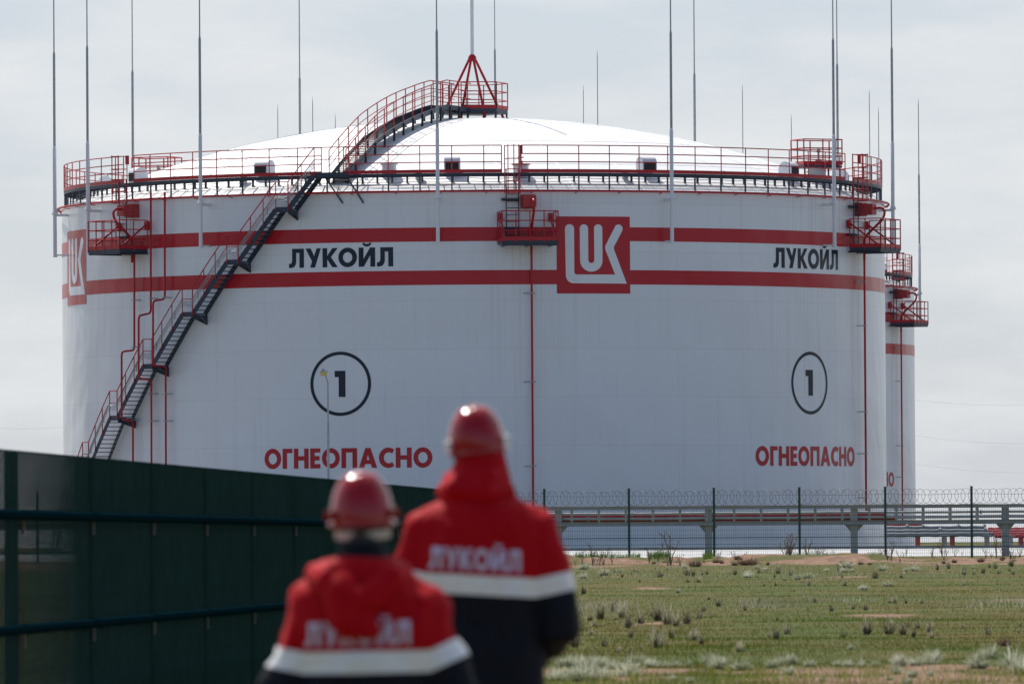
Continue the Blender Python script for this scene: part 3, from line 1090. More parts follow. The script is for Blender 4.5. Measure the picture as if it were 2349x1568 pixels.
rods = [(126, 'leftmost white lightning rod, standing clear of the left edge of the big tank', 1),
        (202, 'white lightning rod in front of the left emblem and left red cage platform', 1),
        (460.5, 'white lightning rod on the shell above the middle of the dark staircase', 1),
        (1004.5, 'white lightning rod on the shell just left of the central red platform', 1),
        (1541.5, 'white lightning rod on the shell right of the large central emblem', 1),
        (1914, 'white lightning rod ending at the last letter of the right hand name', 1),
        (2048.5, 'rightmost tall white lightning rod by the right red cage platform', 1),
        (304, 'lightning rod rising behind the railing at the left end of the roof', -1),
        (687.5, 'lightning rod rising behind the left slope of the white dome', -1),
        (1593, 'lightning rod rising behind the right slope of the white dome', -1),
        (1920.5, 'lightning rod rising behind the raised red railing box on the right roof edge', -1)]
rod0 = make_rod()
RR = 20.66
for i, (x, lab, front) in enumerate(rods):
    o = rod0 if i == 0 else copy_tree(rod0)
    if front > 0:
        X = at(x, 520, TANK_Y - 20 * .5).x
        s = max(-1, min(1, (at(x, 520, TANK_Y).x - TC.x) / RR))
        th = math.asin(s)
        for _ in range(6):
            Yd = TANK_Y - RR * math.cos(th)
            th = math.asin(max(-1, min(1, (at(x, 520, Yd).x - TC.x) / RR)))
    else:
        th = PI - .5
        s = (at(x, 300, TANK_Y + 12).x - TC.x) / RR
        th = math.asin(max(-1, min(1, s)))
        for _ in range(6):
            Yd = TANK_Y + RR * math.cos(th)
            th = math.asin(max(-1, min(1, (at(x, 200, Yd).x - TC.x) / RR)))
        th = PI - th
    p = P(th, RR, 0)
    o.location = (TC.x + p.x, TC.y + p.y, ROD_Z)
    o.rotation_euler = (0, 0, th)
    o['label'] = lab
# rods of the second tank and of tanks further off
far_rods = [(637, 240, 'left of a pair of thin distant rods over the left dome slope', TANK2_Y + 18), (717, 222, 'thin distant lightning rod right beside the taller rod behind the left dome slope', TANK2_Y - 4),
            (769, 260, 'short thin distant rod just above the dome, lowest of the left ones', TANK2_Y + 60), (1338, 195, 'thin distant rod right of the crown platform, the shorter of two', TANK2_Y + 20),
            (1370, 115, 'thin distant rod right of the crown platform, the taller of two', TANK2_Y), (1703, 195, 'thin distant rod above the right dome slope, left of the raised red railing box', TANK2_Y + 15),
            (1815, 262, 'short thin distant rod tip touching the left corner of the raised red railing box', TANK2_Y + 60), (1994, 205, 'thin distant rod above the right end of the roof railing, taller one', TANK2_Y + 8),
            (2015, 245, 'thin distant rod above the right end of the roof railing, shorter one', TANK2_Y + 50), (1134, -60, 'thin distant rod rising just right of the red mast legs', TANK2_Y + 4)]
frod = make_rod(side_arm=False)
for i, (x, ytip, lab, Y) in enumerate(far_rods):
    o = frod if i == 0 else copy_tree(frod)
    p = at(x, ytip, Y)
    o.location = (p.x, Y, p.z - 14.8)
    o['label'] = lab
o = copy_tree(rod0)
p = at(2106.5, 225, TANK2_Y + 3)
o.location = (p.x, TANK2_Y + 3, p.z - 14.8)
o.rotation_euler = (0, 0, rad(90))
o['label'] = 'lightning rod on the right edge of the half hidden second tank'
# mast on the crown
mast = make_rod('lightning_mast', 9.0, False)
for ch in [c for c in scene.objects if c.parent == mast]:
    pass
mast.location = (TC.x, TC.y, TANK_BASE + az - .05)
mast['label'] = 'white mast on the red four legged frame at the top of the dome'

# ------------------------------------------------------------------ ground
def vnoise(x, y, sc, seed, oct=3):
    out = np.zeros_like(x, dtype=float); amp = 1.0; tot = 0
    for o in range(oct):
        r = np.random.default_rng(seed + o)
        g = r.random((64, 64))
        u, v = x * sc, y * sc
        i, j = np.floor(u).astype(int), np.floor(v).astype(int)
        fu, fv = u - i, v - j
        fu = fu * fu * (3 - 2 * fu); fv = fv * fv * (3 - 2 * fv)
        a = g[i % 64, j % 64]; b = g[(i + 1) % 64, j % 64]; c = g[i % 64, (j + 1) % 64]; d = g[(i + 1) % 64, (j + 1) % 64]
        out += amp * ((a * (1 - fu) + b * fu) * (1 - fv) + (c * (1 - fu) + d * fu) * fv)
        tot += amp; amp *= .5; sc *= 2.03
    return out / tot

c3 = crop(2150, 2200); c4 = crop(3096, 2200)
c1 = crop(2150, 1850); c2 = crop(3096, 1850)
# bare soil patches: photo centre, half width in metres, half depth in metres
patch_px = [(c3(1060, 350), .75, 5), (c3(920, 352), .4, 3), (c3(1180, 350), .35, 3), (c3(790, 247), .6, 4), (c3(1100, 682), .55, 2.2), (c3(200, 1130), 1.0, 4),
            (c3(1100, 1140), 1.1, 3), (c3(1850, 1150), .5, 2), (c3(900, 1210), .8, 2), (c4(300, 1140), 1.4, 4), (c4(700, 1150), 1.2, 3), (c4(1500, 1110), 1.0, 3),
            (c4(600, 1215), 1.6, 3), (c4(1700, 1180), 1.3, 3), (c4(2280, 470), .35, 2), (c4(1000, 612), .8, 2), (c4(560, 212), .5, 3), (c4(2200, 905), .5, 1.5), (c4(700, 250), .8, 3), (c4(2250, 1190), 1.0, 3)]
patches = []
for (px, py), a, b in patch_px:
    p = ground_at(px, py); patches.append((p.x, p.y, a * .62, b * .62))

def soil_mask(x, y):
    n = vnoise(x + 300, y + 40, .55, 3)
    n2 = vnoise(x + 100, y * .35 + 10, .9, 21)
    s = np.clip((y - 276 - 12 * (n - .5)) / 5, 0, 1) * np.clip((314 - y) / 6, 0, 1) * (.12 + .88 * (n2 > .45))
    for (cx, cy, a, b) in patches:
        d = np.sqrt(((x - cx) / a) ** 2 + ((y - cy) / b) ** 2) + (n - .5) * 1.1
        s = np.maximum(s, np.clip((1.15 - d) * 3, 0, 1))
    near = np.clip((95 - y) / 8, 0, 1) * np.clip((n2 - .47) * 6, 0, 1)
    s = np.maximum(s, near)
    return s

def nf_xx(y): return (41 - CXP) / FPX * 80 + (2320 - CXP) / FPX * (y - 80)

def ground_z(x, y):
    n = vnoise(x + 500, y + 77, .28, 5)
    n3 = vnoise(x + 50, y * .7 + 9, .8, 9)
    bump = np.clip(1 - np.abs(y - 291) / 9, 0, 1)
    fade = np.clip((y - 60) / 20, 0, 1) * np.clip((330 - y) / 20, 0, 1)
    dip = np.clip((nf_xx(y) + 2.6 - x) / 2.0, 0, 1) * np.clip((165 - y) / 30, 0, 1) * .50
    return ground_h(y) - dip + fade * ((n - .5) * .10 + (n3 - .5) * .03) + bump * np.clip(n3 * n * 1.5 - .36, -.03, .30) * .85

xs = np.concatenate([[-6000, -2500, -900, -300, -120, -60], np.arange(-34, 34.01, .32), [60, 120, 300, 900, 2500, 6000]])
ys = np.concatenate([[-300, -60, 0, 20, 40, 50, 58], np.arange(64, 140, .7), np.arange(140, 262, 1.2), np.arange(262, 318, .6), [322, 328, 336, 350, 380, 420, 520, 700, 1000, 1600, 3000, 9000]])
GX, GY = np.meshgrid(xs, ys)
GZ = ground_z(GX, GY)
me = bpy.data.meshes.new('ground')
nv = GX.size
me.vertices.add(nv)
me.vertices.foreach_set('co', np.stack([GX, GY, GZ], -1).ravel().astype(np.float32))
nx, ny = len(xs), len(ys)
ii = np.arange((ny - 1) * (nx - 1)); r_, c_ = ii // (nx - 1), ii % (nx - 1)
q = r_ * nx + c_
quad = np.stack([q, q + 1, q + nx + 1, q + nx], -1).astype(np.int32)
me.loops.add(quad.size); me.loops.foreach_set('vertex_index', quad.ravel())
me.polygons.add(len(quad)); me.polygons.foreach_set('loop_start', np.arange(0, quad.size, 4, dtype=np.int32))
me.update(calc_edges=True); me.validate()
at_ = me.attributes.new('soil', 'FLOAT', 'POINT')
at_.data.foreach_set('value', soil_mask(GX, GY).ravel().astype(np.float32))
set_smooth(me, 180)

def ground_mat():
    mt = bpy.data.materials.new('steppe_ground'); mt.use_nodes = True
    N, L = mt.node_tree.nodes, mt.node_tree.links
    b = N['Principled BSDF']; b.inputs['Roughness'].default_value = .95; b.inputs['Specular IOR Level'].default_value = .1
    geo = N.new('ShaderNodeNewGeometry')
    at1 = N.new('ShaderNodeAttribute'); at1.attribute_name = 'soil'
    mp = N.new('ShaderNodeMapping'); mp.inputs['Scale'].default_value = (.35, .12, 1)
    L.new(geo.outputs['Position'], mp.inputs[0])
    n1 = N.new('ShaderNodeTexNoise'); n1.inputs['Scale'].default_value = 1; n1.inputs['Detail'].default_value = 5
    L.new(mp.outputs[0], n1.inputs['Vector'])
    rp = N.new('ShaderNodeValToRGB')
    e = rp.color_ramp.elements
    e[0].position = .3; e[0].color = (.070, .095, .022, 1)
    e[1].position = .7; e[1].color = (.12, .095, .032, 1)
    L.new(n1.outputs[0], rp.inputs[0])
    n2 = N.new('ShaderNodeTexNoise'); n2.inputs['Scale'].default_value = 3.0; n2.inputs['Detail'].default_value = 6
    L.new(geo.outputs['Position'], n2.inputs['Vector'])
    rs = N.new('ShaderNodeValToRGB')
    e = rs.color_ramp.elements
    e[0].position = .3; e[0].color = (.165, .095, .060, 1)
    e[1].position = .75; e[1].color = (.34, .215, .150, 1)
    L.new(n2.outputs[0], rs.inputs[0])
    mx = N.new('ShaderNodeMix'); mx.data_type = 'RGBA'
    L.new(at1.outputs['Fac'], mx.inputs[0]); L.new(rp.outputs[0], mx.inputs[6]); L.new(rs.outputs[0], mx.inputs[7])
    L.new(mx.outputs[2], b.inputs['Base Color'])
    bp = N.new('ShaderNodeBump'); bp.inputs['Distance'].default_value = .05
    L.new(n2.outputs[0], bp.inputs['Height']); L.new(bp.outputs[0], b.inputs['Normal'])
    return mt
me.materials.append(ground_mat())
ground = link('ground', me)
tag(ground, kind='structure')

# ------------------------------------------------------------------ grass
def leaf_mat(name, ramp, scale=(.30, .10, 1), island=.5, trans=.35):
    mt = bpy.data.materials.new(name); mt.use_nodes = True
    N, L = mt.node_tree.nodes, mt.node_tree.links
    N.remove(N['Principled BSDF'])
    out = N['Material Output']
    geo = N.new('ShaderNodeNewGeometry')
    mp = N.new('ShaderNodeMapping'); mp.inputs['Scale'].default_value = scale
    L.new(geo.outputs['Position'], mp.inputs[0])
    n1 = N.new('ShaderNodeTexNoise'); n1.inputs['Scale'].default_value = 1; n1.inputs['Detail'].default_value = 4
    L.new(mp.outputs[0], n1.inputs['Vector'])
    ma = N.new('ShaderNodeMath'); ma.operation = 'MULTIPLY_ADD'
    ma.inputs[1].default_value = island
    L.new(geo.outputs['Random Per Island'], ma.inputs[0])
    mr = N.new('ShaderNodeMapRange'); mr.inputs[1].default_value = .40; mr.inputs[2].default_value = .60
    mr.inputs[3].default_value = -.05; mr.inputs[4].default_value = 1.05 - island
    L.new(n1.outputs[0], mr.inputs[0]); L.new(mr.outputs[0], ma.inputs[2])
    rp = N.new('ShaderNodeValToRGB')
    while len(rp.color_ramp.elements) < len(ramp): rp.color_ramp.elements.new(.5)
    for el, (p, c) in zip(rp.color_ramp.elements, ramp):
        el.position = p; el.color = (*c, 1)
    L.new(ma.outputs[0], rp.inputs[0])
    d = N.new('ShaderNodeBsdfDiffuse'); t = N.new('ShaderNodeBsdfTranslucent'); mx = N.new('ShaderNodeMixShader')
    mx.inputs[0].default_value = trans
    L.new(rp.outputs[0], d.inputs[0]); L.new(rp.outputs[0], t.inputs[0])
    L.new(d.outputs[0], mx.inputs[1]); L.new(t.outputs[0], mx.inputs[2]); L.new(mx.outputs[0], out.inputs[0])
    return mt
M_GRASS = leaf_mat('grass_blades', [(.0, (.052, .125, .010)), (.35, (.078, .122, .014)), (.6, (.108, .112, .018)), (.85, (.140, .096, .024)), (1.0, (.28, .265, .13))], scale=(.28, .10, 1), island=.45, trans=.5)
M_SILVER = leaf_mat('silver_leaves', [(0, (.13, .17, .07)), (.4, (.36, .38, .25)), (.75, (.60, .60, .47)), (1, (.80, .78, .68))], scale=(3, 3, 3), island=.75, trans=.5)
M_TUSS = leaf_mat('tussock_leaves', [(0, (.035, .038, .016)), (.35, (.14, .13, .065)), (.7, (.46, .43, .29)), (1, (.78, .74, .60))], scale=(3, 3, 3), island=.8, trans=.5)
M_TWIG = mat('dry_twigs', (.16, .115, .085), rough=.9)
M_BROWN = leaf_mat('brown_leaves', [(0, (.10, .065, .045)), (.5, (.19, .125, .09)), (1, (.33, .25, .18))], scale=(3, 3, 3), island=.8)

def blades_mesh(name, bx, by, bz, h, w, lean, mt):
    n = len(bx)
    ang = RNG.random(n) * 2 * PI
    la = RNG.random(n) * 2 * PI
    dx, dy = np.cos(ang) * w / 2, np.sin(ang) * w / 2
    lx, ly = np.cos(la) * lean * h, np.sin(la) * lean * h
    V = np.empty((n, 3, 3), np.float32)
    V[:, 0] = np.stack([bx - dx, by - dy, bz - .01], -1)
    V[:, 1] = np.stack([bx + dx, by + dy, bz - .01], -1)
    V[:, 2] = np.stack([bx + lx, by + ly, bz + h], -1)
    me = bpy.data.meshes.new(name)
    me.vertices.add(n * 3); me.vertices.foreach_set('co', V.ravel())
    idx = np.arange(n * 3, dtype=np.int32)
    me.loops.add(n * 3); me.loops.foreach_set('vertex_index', idx)
    me.polygons.add(n); me.polygons.foreach_set('loop_start', np.arange(0, n * 3, 3, dtype=np.int32))
    me.update(calc_edges=True)
    me.materials.append(mt)
    return me

NB = 480000
u = RNG.random(NB)
Yb = 1 / (1 / 306 + u * (1 / 66 - 1 / 306))
Xb = (RNG.random(NB) * 2 - 1) * (.066 * Yb + 2.5)
sm = soil_mask(Xb, Yb)
keep = RNG.random(NB) > sm * np.where(Yb < 110, .80, .93)
Xb, Yb = Xb[keep], Yb[keep]
dens = vnoise(Xb + 40, Yb * .3, .5, 31)
hb = (.016 + .030 * RNG.random(len(Xb)) ** 2) * (.6 + .9 * dens)
tall = RNG.random(len(Xb)) < .03
hb[tall] *= 3.2
wb = (.004 + .00005 * Yb) * (0.7 + .6 * RNG.random(len(Xb)))
gme = blades_mesh('grass', Xb, Yb, ground_z(Xb, Yb), hb, wb, .5, M_GRASS)
tag(link('grass', gme), kind='stuff')

n = 16000
Yy = RNG.uniform(80, 94, n); Xy = RNG.uniform(-8, 9, n)
kk = RNG.random(n) < np.clip((vnoise(Xy + 7, Yy * .6, 1.3, 51) - .45) * 7, 0, 1) * np.clip((95 - Yy) / 5, 0, 1)
Xy, Yy = Xy[kk], Yy[kk]
M_DRYG = leaf_mat('dry_grass', [(0, (.14, .135, .07)), (.5, (.30, .28, .19)), (1, (.60, .58, .48))], scale=(.5, .1, 1), island=.7, trans=.5)
n = 16000
Yd_ = np.concatenate([RNG.normal(168, 6, n // 2), RNG.uniform(225, 282, n // 2)]); Xd_ = RNG.uniform(-.02, 1, n) * (.066 * Yd_ + 2)
kk = RNG.random(n) < np.clip((vnoise(Xd_ + 70, Yd_ * .25, .6, 71) - .42) * 6, 0, 1)
Xd_, Yd_ = Xd_[kk], Yd_[kk]
tag(link('dry_grass', blades_mesh('dry_grass', Xd_, Yd_, ground_z(Xd_, Yd_), .06 + .12 * RNG.random(len(Xd_)), np.full(len(Xd_), .009), .4, M_DRYG)), kind='stuff')
M_YGRASS = leaf_mat('yellow_green_grass', [(0, (.13, .17, .03)), (.5, (.22, .23, .055)), (1, (.40, .38, .16))], island=.8, trans=.5)
tag(link('yellow_grass', blades_mesh('yellow_grass', Xy, Yy, ground_z(Xy, Yy), .05 + .13 * RNG.random(len(Xy)), np.full(len(Xy), .010), .45, M_YGRASS)), kind='stuff')

# ------------------------------------------------------------------ tussocks, shrubs, weeds
def tuss_mesh(nb, R, H, mt, spread=.8, wid=.006, seed=0):
    rg = np.random.default_rng(seed)
    vs, fs = [], []
    for i in range(nb):
        a = rg.random() * 2 * PI; r0 = R * .35 * math.sqrt(rg.random())
        b = np.array([r0 * math.cos(a), r0 * math.sin(a), -.01])
        q_ = rg.random()
        out = spread * (.10 + .90 * q_) * R
        ln = H * (.35 + .75 * rg.random()) * (1.15 - .55 * q_) * (1.45 if rg.random() < .06 else 1)
        a2 = a + rg.normal() * .5
        tip = b + np.array([out * math.cos(a2), out * math.sin(a2), ln])
        mid = (b + tip) / 2 + np.array([-.12 * out * math.cos(a2), -.12 * out * math.sin(a2), ln * .14])
        t = rg.random() * 2 * PI; s = np.array([math.cos(t), math.sin(t), 0]) * wid * (.6 + .8 * rg.random())
        o = len(vs)
        vs += [b - s, b + s, mid + s * .8, mid - s * .8, tip]
        fs += [(o, o + 1, o + 2, o + 3), (o + 3, o + 2, o + 4)]
    me = bpy.data.meshes.new('tussock')
    me.from_pydata([tuple(map(float, v)) for v in vs], [], fs)
    me.materials.append(mt)
    return me
TUSS = [tuss_mesh(130 + 35 * k, .56, 1.0, M_TUSS, .8 + .1 * k, .013, 40 + k) for k in range(5)]
SILV = [tuss_mesh(190 + 40 * k, .85, .9, M_SILVER, 1.05, .018, 60 + k) for k in range(5)]
BRSH = [tuss_mesh(420, .8, .7, M_BROWN, 1.0, .012, 80 + k) for k in range(2)]
t3 = [(490, 610, 60), (590, 610, 90), (795, 615, 120), (970, 680, 90), (1085, 610, 80), (1130, 660, 130), (1220, 690, 150), (1300, 715, 90), (1400, 690, 90), (1525, 650, 70), (850, 720, 90), (530, 680, 60), (880, 825, 70), (1130, 915, 120), (1260, 815, 80), (1470, 850, 100), (1540, 875, 60), (350, 910, 90), (630, 905, 70), (430, 410, 60), (1140, 250, 50), (1405, 240, 60), (1460, 245, 60), (1410, 300, 40), (1515, 305, 40), (1855, 235, 40), (2080, 215, 40), (2255, 220, 60), (2240, 830, 60), (2180, 795, 40), (1610, 470, 40), (2080, 505, 50), (1590, 230, 35), (1545, 235, 40), (960, 310, 30), (2130, 330, 30), (2240, 330, 40), (1900, 970, 70), (735, 650, 50), (700, 560, 60), (1560, 570, 50), (1320, 400, 40), (1700, 520, 50), (1950, 560, 50)]
t4 = [(40, 230, 60), (155, 235, 40), (610, 195, 50), (985, 185, 50), (640, 255, 40), (950, 265, 50), (1195, 250, 40), (1785, 235, 60), (1965, 215, 40), (1880, 235, 40), (330, 330, 50), (665, 335, 50), (195, 395, 30), (370, 500, 50), (1130, 505, 50), (1090, 500, 40), (1240, 510, 40), (1385, 505, 50), (125, 780, 90), (20, 830, 80), (870, 785, 100), (1080, 780, 100), (1210, 780, 90), (1310, 800, 60), (1345, 735, 70), (1460, 760, 80), (1480, 810, 50), (655, 800, 50), (2010, 790, 70), (1250, 725, 60), (540, 570, 50), (740, 560, 50), (860, 565, 50), (1530, 185, 50), (2080, 170, 50), (2230, 150, 60), (1640, 175, 50)]
s3 = [(270, 1090, 70), (350, 1090, 80), (500, 1100, 90), (600, 1100, 90), (480, 1230, 120), (390, 1250, 110), (590, 1220, 100), (850, 1190, 100), (940, 1060, 60), (1060, 1090, 60), (1690, 1120, 90), (1920, 1130, 80), (1600, 1060, 60), (2290, 1090, 60), (630, 230, 50), (775, 210, 40), (1975, 260, 50), (1180, 1095, 50), (1290, 1100, 45), (1420, 1105, 45), (720, 1110, 60), (200, 1240, 80), (2200, 1110, 60)]
s4 = [(1070, 350, 50), (840, 365, 40), (1780, 330, 40), (100, 285, 30), (1920, 1120, 90), (2330, 1150, 130), (1460, 1090, 80), (1180, 1110, 70), (1500, 1060, 80), (690, 1110, 50), (820, 1110, 50), (160, 1080, 70), (140, 1180, 60), (50, 1080, 50), (950, 1110, 40), (600, 1105, 50), (340, 1100, 45), (1330, 1105, 60), (2250, 1100, 100), (1300, 1190, 60), (1150, 1170, 70), (720, 955, 40)]
def put(name, mesh, px, hpx, label, cat, group, wide=1.0, bury=0):
    p = ground_at(*px)
    ppm = FPX / p.y
    h = hpx * (1000 / 2349) / 1.7437 / ppm
    o = link(name, mesh)
    z = float(ground_z(np.array([p.x]), np.array([p.y]))[0])
    o.location = (p.x, p.y, z - bury)
    o.rotation_euler = (0, 0, random.random() * 6.28)
    s = h * random.uniform(.9, 1.1)
    o.scale = (s * wide, s * wide, s)
    tag(o, label, cat, group)
    return o
LT = 'dry grey green grass tussock standing in the steppe grass'
LS = 'low silvery clump of feathery leaves growing in the steppe grass'
for lst, cc in ((t3, c3), (t4, c4)):
    for x, y, h in lst:
        put('grass_tussock', random.choice(TUSS), cc(x, y), h * 1.5, LT, 'grass tussock', 'dry grass tussocks in the field', random.uniform(.75, 1.15))
for lst, cc in ((s3, c3), (s4, c4)):
    for x, y, h in lst:
        put('silver_plant', random.choice(SILV), cc(x, y), h * (1.75 if y > 1000 else 1.4), LS, 'silver plant', 'silvery plants in the field', random.uniform(1.0, 1.5))
cl = [(random.uniform(1330, 2340), random.choice([random.uniform(1303, 1325), random.uniform(1310, 1420), random.uniform(1400, 1500)])) for k in range(16)]
for k in range(36):
    x, y = random.choice(cl); x += random.gauss(0, 30); y += random.gauss(0, 7); y = max(y, 1302)
    put('grass_tussock', random.choice(TUSS), (x, y), random.uniform(30, 62), LT, 'grass tussock', 'dry grass tussocks in the field', random.uniform(.7, 1.2))
for k in range(34):
    x, y = random.uniform(1300, 2340), random.choice([random.uniform(1534, 1566), random.uniform(1300, 1312), random.uniform(1300, 1330)])
    put('silver_plant', random.choice(SILV), (x, y), random.uniform(30, 80), LS, 'silver plant', 'silvery plants in the field', random.uniform(1.0, 1.6))
put('sage_bush', SILV[1], c4(2040, 1030), 150, 'biggest silvery sage bush in the field near the lower right corner', 'bush', None, 1.1)
put('sage_bush', SILV[2], c4(1920, 1050), 90, 'smaller silvery bush left of the biggest sage bush', 'bush', None, 1.1)
put('dry_shrub', BRSH[0], c4(2160, 895), 110, 'dark brown low shrub behind the biggest sage bush at right', 'bush', None, 1.2)
put('dry_shrub', BRSH[1], c3(1480, 155), 95, 'brown thorny shrub on the soil bank right of the second visible fence post', 'bush', None, 1.6)
put('dry_shrub', BRSH[0], c3(1980, 140), 90, 'wide brown thorny shrub on the soil bank between the third and fourth fence posts', 'bush', None, 2.2)
put('dry_shrub', BRSH[1], c3(1690, 120), 60, 'low brown shrub on the soil bank beside the third fence post', 'bush', None, 1.8)

for k in range(30):
    x, y = random.uniform(1310, 2345), random.uniform(1281, 1300)
    put('dry_shrub', random.choice(BRSH), (x, y), random.uniform(26, 60), 'small brown dry shrub on the soil bank along the wire fence', 'bush', 'small dry shrubs on the soil bank', random.uniform(.8, 1.6))
def stone_mesh(seed):
    bm = bmesh.new(); bmesh.ops.create_icosphere(bm, subdivisions=2, radius=.5)
    for v in bm.verts:
        v.co *= 1 + .35 * mnoise.noise(v.co * 1.7 + Vector((seed, 0, 0)))
        v.co.z *= .6
    me = bpy.data.meshes.new('stone'); bm.to_mesh(me); bm.free()
    me.materials.append(M_STONE); return me
M_STONE = mat('dark_clod', (.07, .055, .045), rough=.95, var=.3, vscale=6)
STN = [stone_mesh(k * 3.1) for k in range(3)]
for k in range(16):
    x, y = (random.gauss(1865, 55), random.gauss(362, 4)) if k < 11 else (random.choice([1945, 2110, 1050, 300, 1460]) + random.uniform(-20, 20), random.choice([272, 500, 410]))
    put('stone', random.choice(STN), c4(x, y), random.uniform(7, 14), 'small dark clod lying on the short grass at right', 'stone', 'dark clods on the grass', random.uniform(1, 1.6), bury=.02)
def weed_mesh(seed):
    rg = random.Random(seed)
    mb = MB()
    for s in range(rg.randint(3, 5)):
        a = rg.random() * 6.28; ln = rg.uniform(.6, 1.0)
        dx, dy = math.cos(a) * rg.uniform(.1, .45), math.sin(a) * .3
        pts = [Vector((0, 0, -.02)), Vector((dx * .35, dy * .35, ln * .45)), Vector((dx * .9, dy, ln * .8)), Vector((dx * 1.15, dy, ln))]
        mb.tube(pts, [.022, .017, .012, .006], 4)
        for b in range(rg.randint(3, 7)):
            t = rg.uniform(.35, .95)
            i = min(int(t * 3), 2); f = t * 3 - i
            p = pts[i].lerp(pts[i + 1], f)
            d = Vector((rg.uniform(-.2, .2), rg.uniform(-.2, .2), rg.uniform(.05, .22)))
            mb.tube([p, p + d], [.010, .006], 3)
            for l in range(5):
                q = p + d * rg.random(); e = Vector((rg.uniform(-.03, .03), rg.uniform(-.03, .03), rg.uniform(.0, .05)))
                s_ = Vector((rg.uniform(-.01, .01), rg.uniform(-.01, .01), .004))
                mb.cur = 1; mb.add([q - s_, q + s_, q + e], [(0, 1, 2)]); mb.cur = 0
    me = bpy.data.meshes.new('weed')
    me.from_pydata(mb.v, [], mb.f)
    me.materials.append(M_TWIG); me.materials.append(M_TUSS)
    me.polygons.foreach_set('material_index', mb.mi)
    return me
WEED = [weed_mesh(100 + k) for k in range(5)]
wl1 = [(520, 970, 230), (620, 960, 180), (1250, 965, 330), (1130, 930, 200), (700, 940, 170), (2330, 900, 230), (1700, 920, 120), (1960, 900, 90), (420, 960, 130), (1850, 905, 120)]
wl2 = [(150, 925, 240), (310, 900, 190), (430, 890, 180), (550, 900, 110), (1100, 930, 210), (1240, 900, 130), (1580, 900, 190), (1700, 890, 120), (2090, 895, 240), (2220, 910, 170), (1000, 890, 100), (1990, 890, 120), (1480, 895, 90), (2310, 900, 120)]
for i, (lst, cc) in enumerate(((wl1, c1), (wl2, c2))):
    for x, y, h in lst + [(q[0] + random.uniform(-90, 90), q[1] + random.uniform(-12, 14), q[2] * random.uniform(.35, .75)) for q in lst for _ in (0, 1)]:
        put('dry_weed', random.choice(WEED), cc(x, y), h, 'thin dry branching weed on the soil bank along the wire fence', 'weed', 'dry weeds along the wire fence', .9)
# green tufts below the fence
nb = 5200
gxs = []
for (xa, xb, dn) in ((c1(340, 930)[0], c1(960, 930)[0], 1.0), (c1(1040, 930)[0], c1(1240, 930)[0], .5), (c2(180, 900)[0], c2(520, 900)[0], .4), (c2(880, 900)[0], c2(1010, 900)[0], .3), (c1(1560, 900)[0], c1(1640, 900)[0], .3)):
    n = int(1500 * dn)
    Yg = RNG.uniform(293, 300, n)
    Xg = np.array([at(RNG.uniform(xa, xb), 1280, yy).x for yy in Yg])
    gxs.append((Xg, Yg))
Xg = np.concatenate([a for a, b in gxs]); Yg = np.concatenate([b for a, b in gxs])
M_GREEN = leaf_mat('fresh_grass', [(0, (.06, .14, .022)), (.6, (.10, .19, .035)), (1, (.19, .23, .07))], island=.8)
gm = blades_mesh('fence_grass', Xg, Yg, ground_z(Xg, Yg), .10 + .22 * RNG.random(len(Xg)), np.full(len(Xg), .02), .35, M_GREEN)
tag(link('green_grass', gm), kind='stuff')

# ------------------------------------------------------------------ far wire fence with razor coil
FF_Y = 301.0
fp_x = [86, 279, 473, 666, 860, 1055, 1249, 1443, 1638, 1834, 2031, 2229, 2428, 2626]
fence = empty('wire_fence', (at(1640, 1284, FF_Y).x, FF_Y, float(ground_h(FF_Y))), 'green post wire mesh fence topped with razor coil in front of the tanks', 'fence')
fo = Vector(fence.location)
ptop = at(1640, 1119.5, FF_Y).z - fo.z
posts = []
for x in fp_x:
    X = at(x, 1200, FF_Y).x - fo.x
    posts.append(X)
    mb = MB()
    gz = float(ground_z(np.array([X + fo.x]), np.array([FF_Y]))[0]) - fo.z
    mb.box((X, 0, (gz - .2 + ptop) / 2), (.085, .085, ptop - gz + .2))
    mb.box((X, 0, ptop + .012), (.10, .10, .024))
    mb.build('post', M_FENCE_FAR, fence)
mesh_top = at(1640, 1165, FF_Y).z - fo.z
for a, b in zip(posts[:-1], posts[1:]):
    mb = MB()
    n = int((b - a) / .075)
    for k in range(1, n):
        X = a + (b - a) * k / n
        mb.bar((X, -.05, -.15), (X, -.05, mesh_top + .03), .006, .006, up=(0, 1, 0))
    z = -.05; k = 0
    while z < mesh_top:
        thick = k % 8 == 5
        mb.bar((a, -.055, z), (b, -.055, z), .007, .012 if thick else .006)
        if z < .5: z += .12
        else: z += .165
        k += 1
    for z in (.42, .78): mb.bar((a, -.06, z), (b, -.06, z), .012, .026)
    mb.build('mesh_panel', M_FENCE_FAR, fence)
for a, b in zip(posts[:-1], posts[1:]):
    mb = MB()
    zc = mesh_top + .36
    turns = int(round((b - a) / .235))
    pts = []
    N = turns * 20
    for i in range(N + 1):
        t = i / N
        an = 2 * PI * turns * t
        w = 1 + .05 * math.sin(t * 9 + a) + .03 * math.sin(t * 41 + a)
        pts.append((a + (b - a) * t + .235 * w * math.cos(an), .05 * math.sin(an * .5), zc + .27 * w * math.sin(an) + .012 * math.sin(t * 7)))
    mb.tube(pts, .0062, 4)
    for z in (zc - .27, zc + .1, mesh_top + .02):
        mb.tube([(a, 0, z), ((a + b) / 2, 0, z - .03), (b, 0, z)], .006, 4)
    mb.build('razor_coil', M_WIRE, fence)

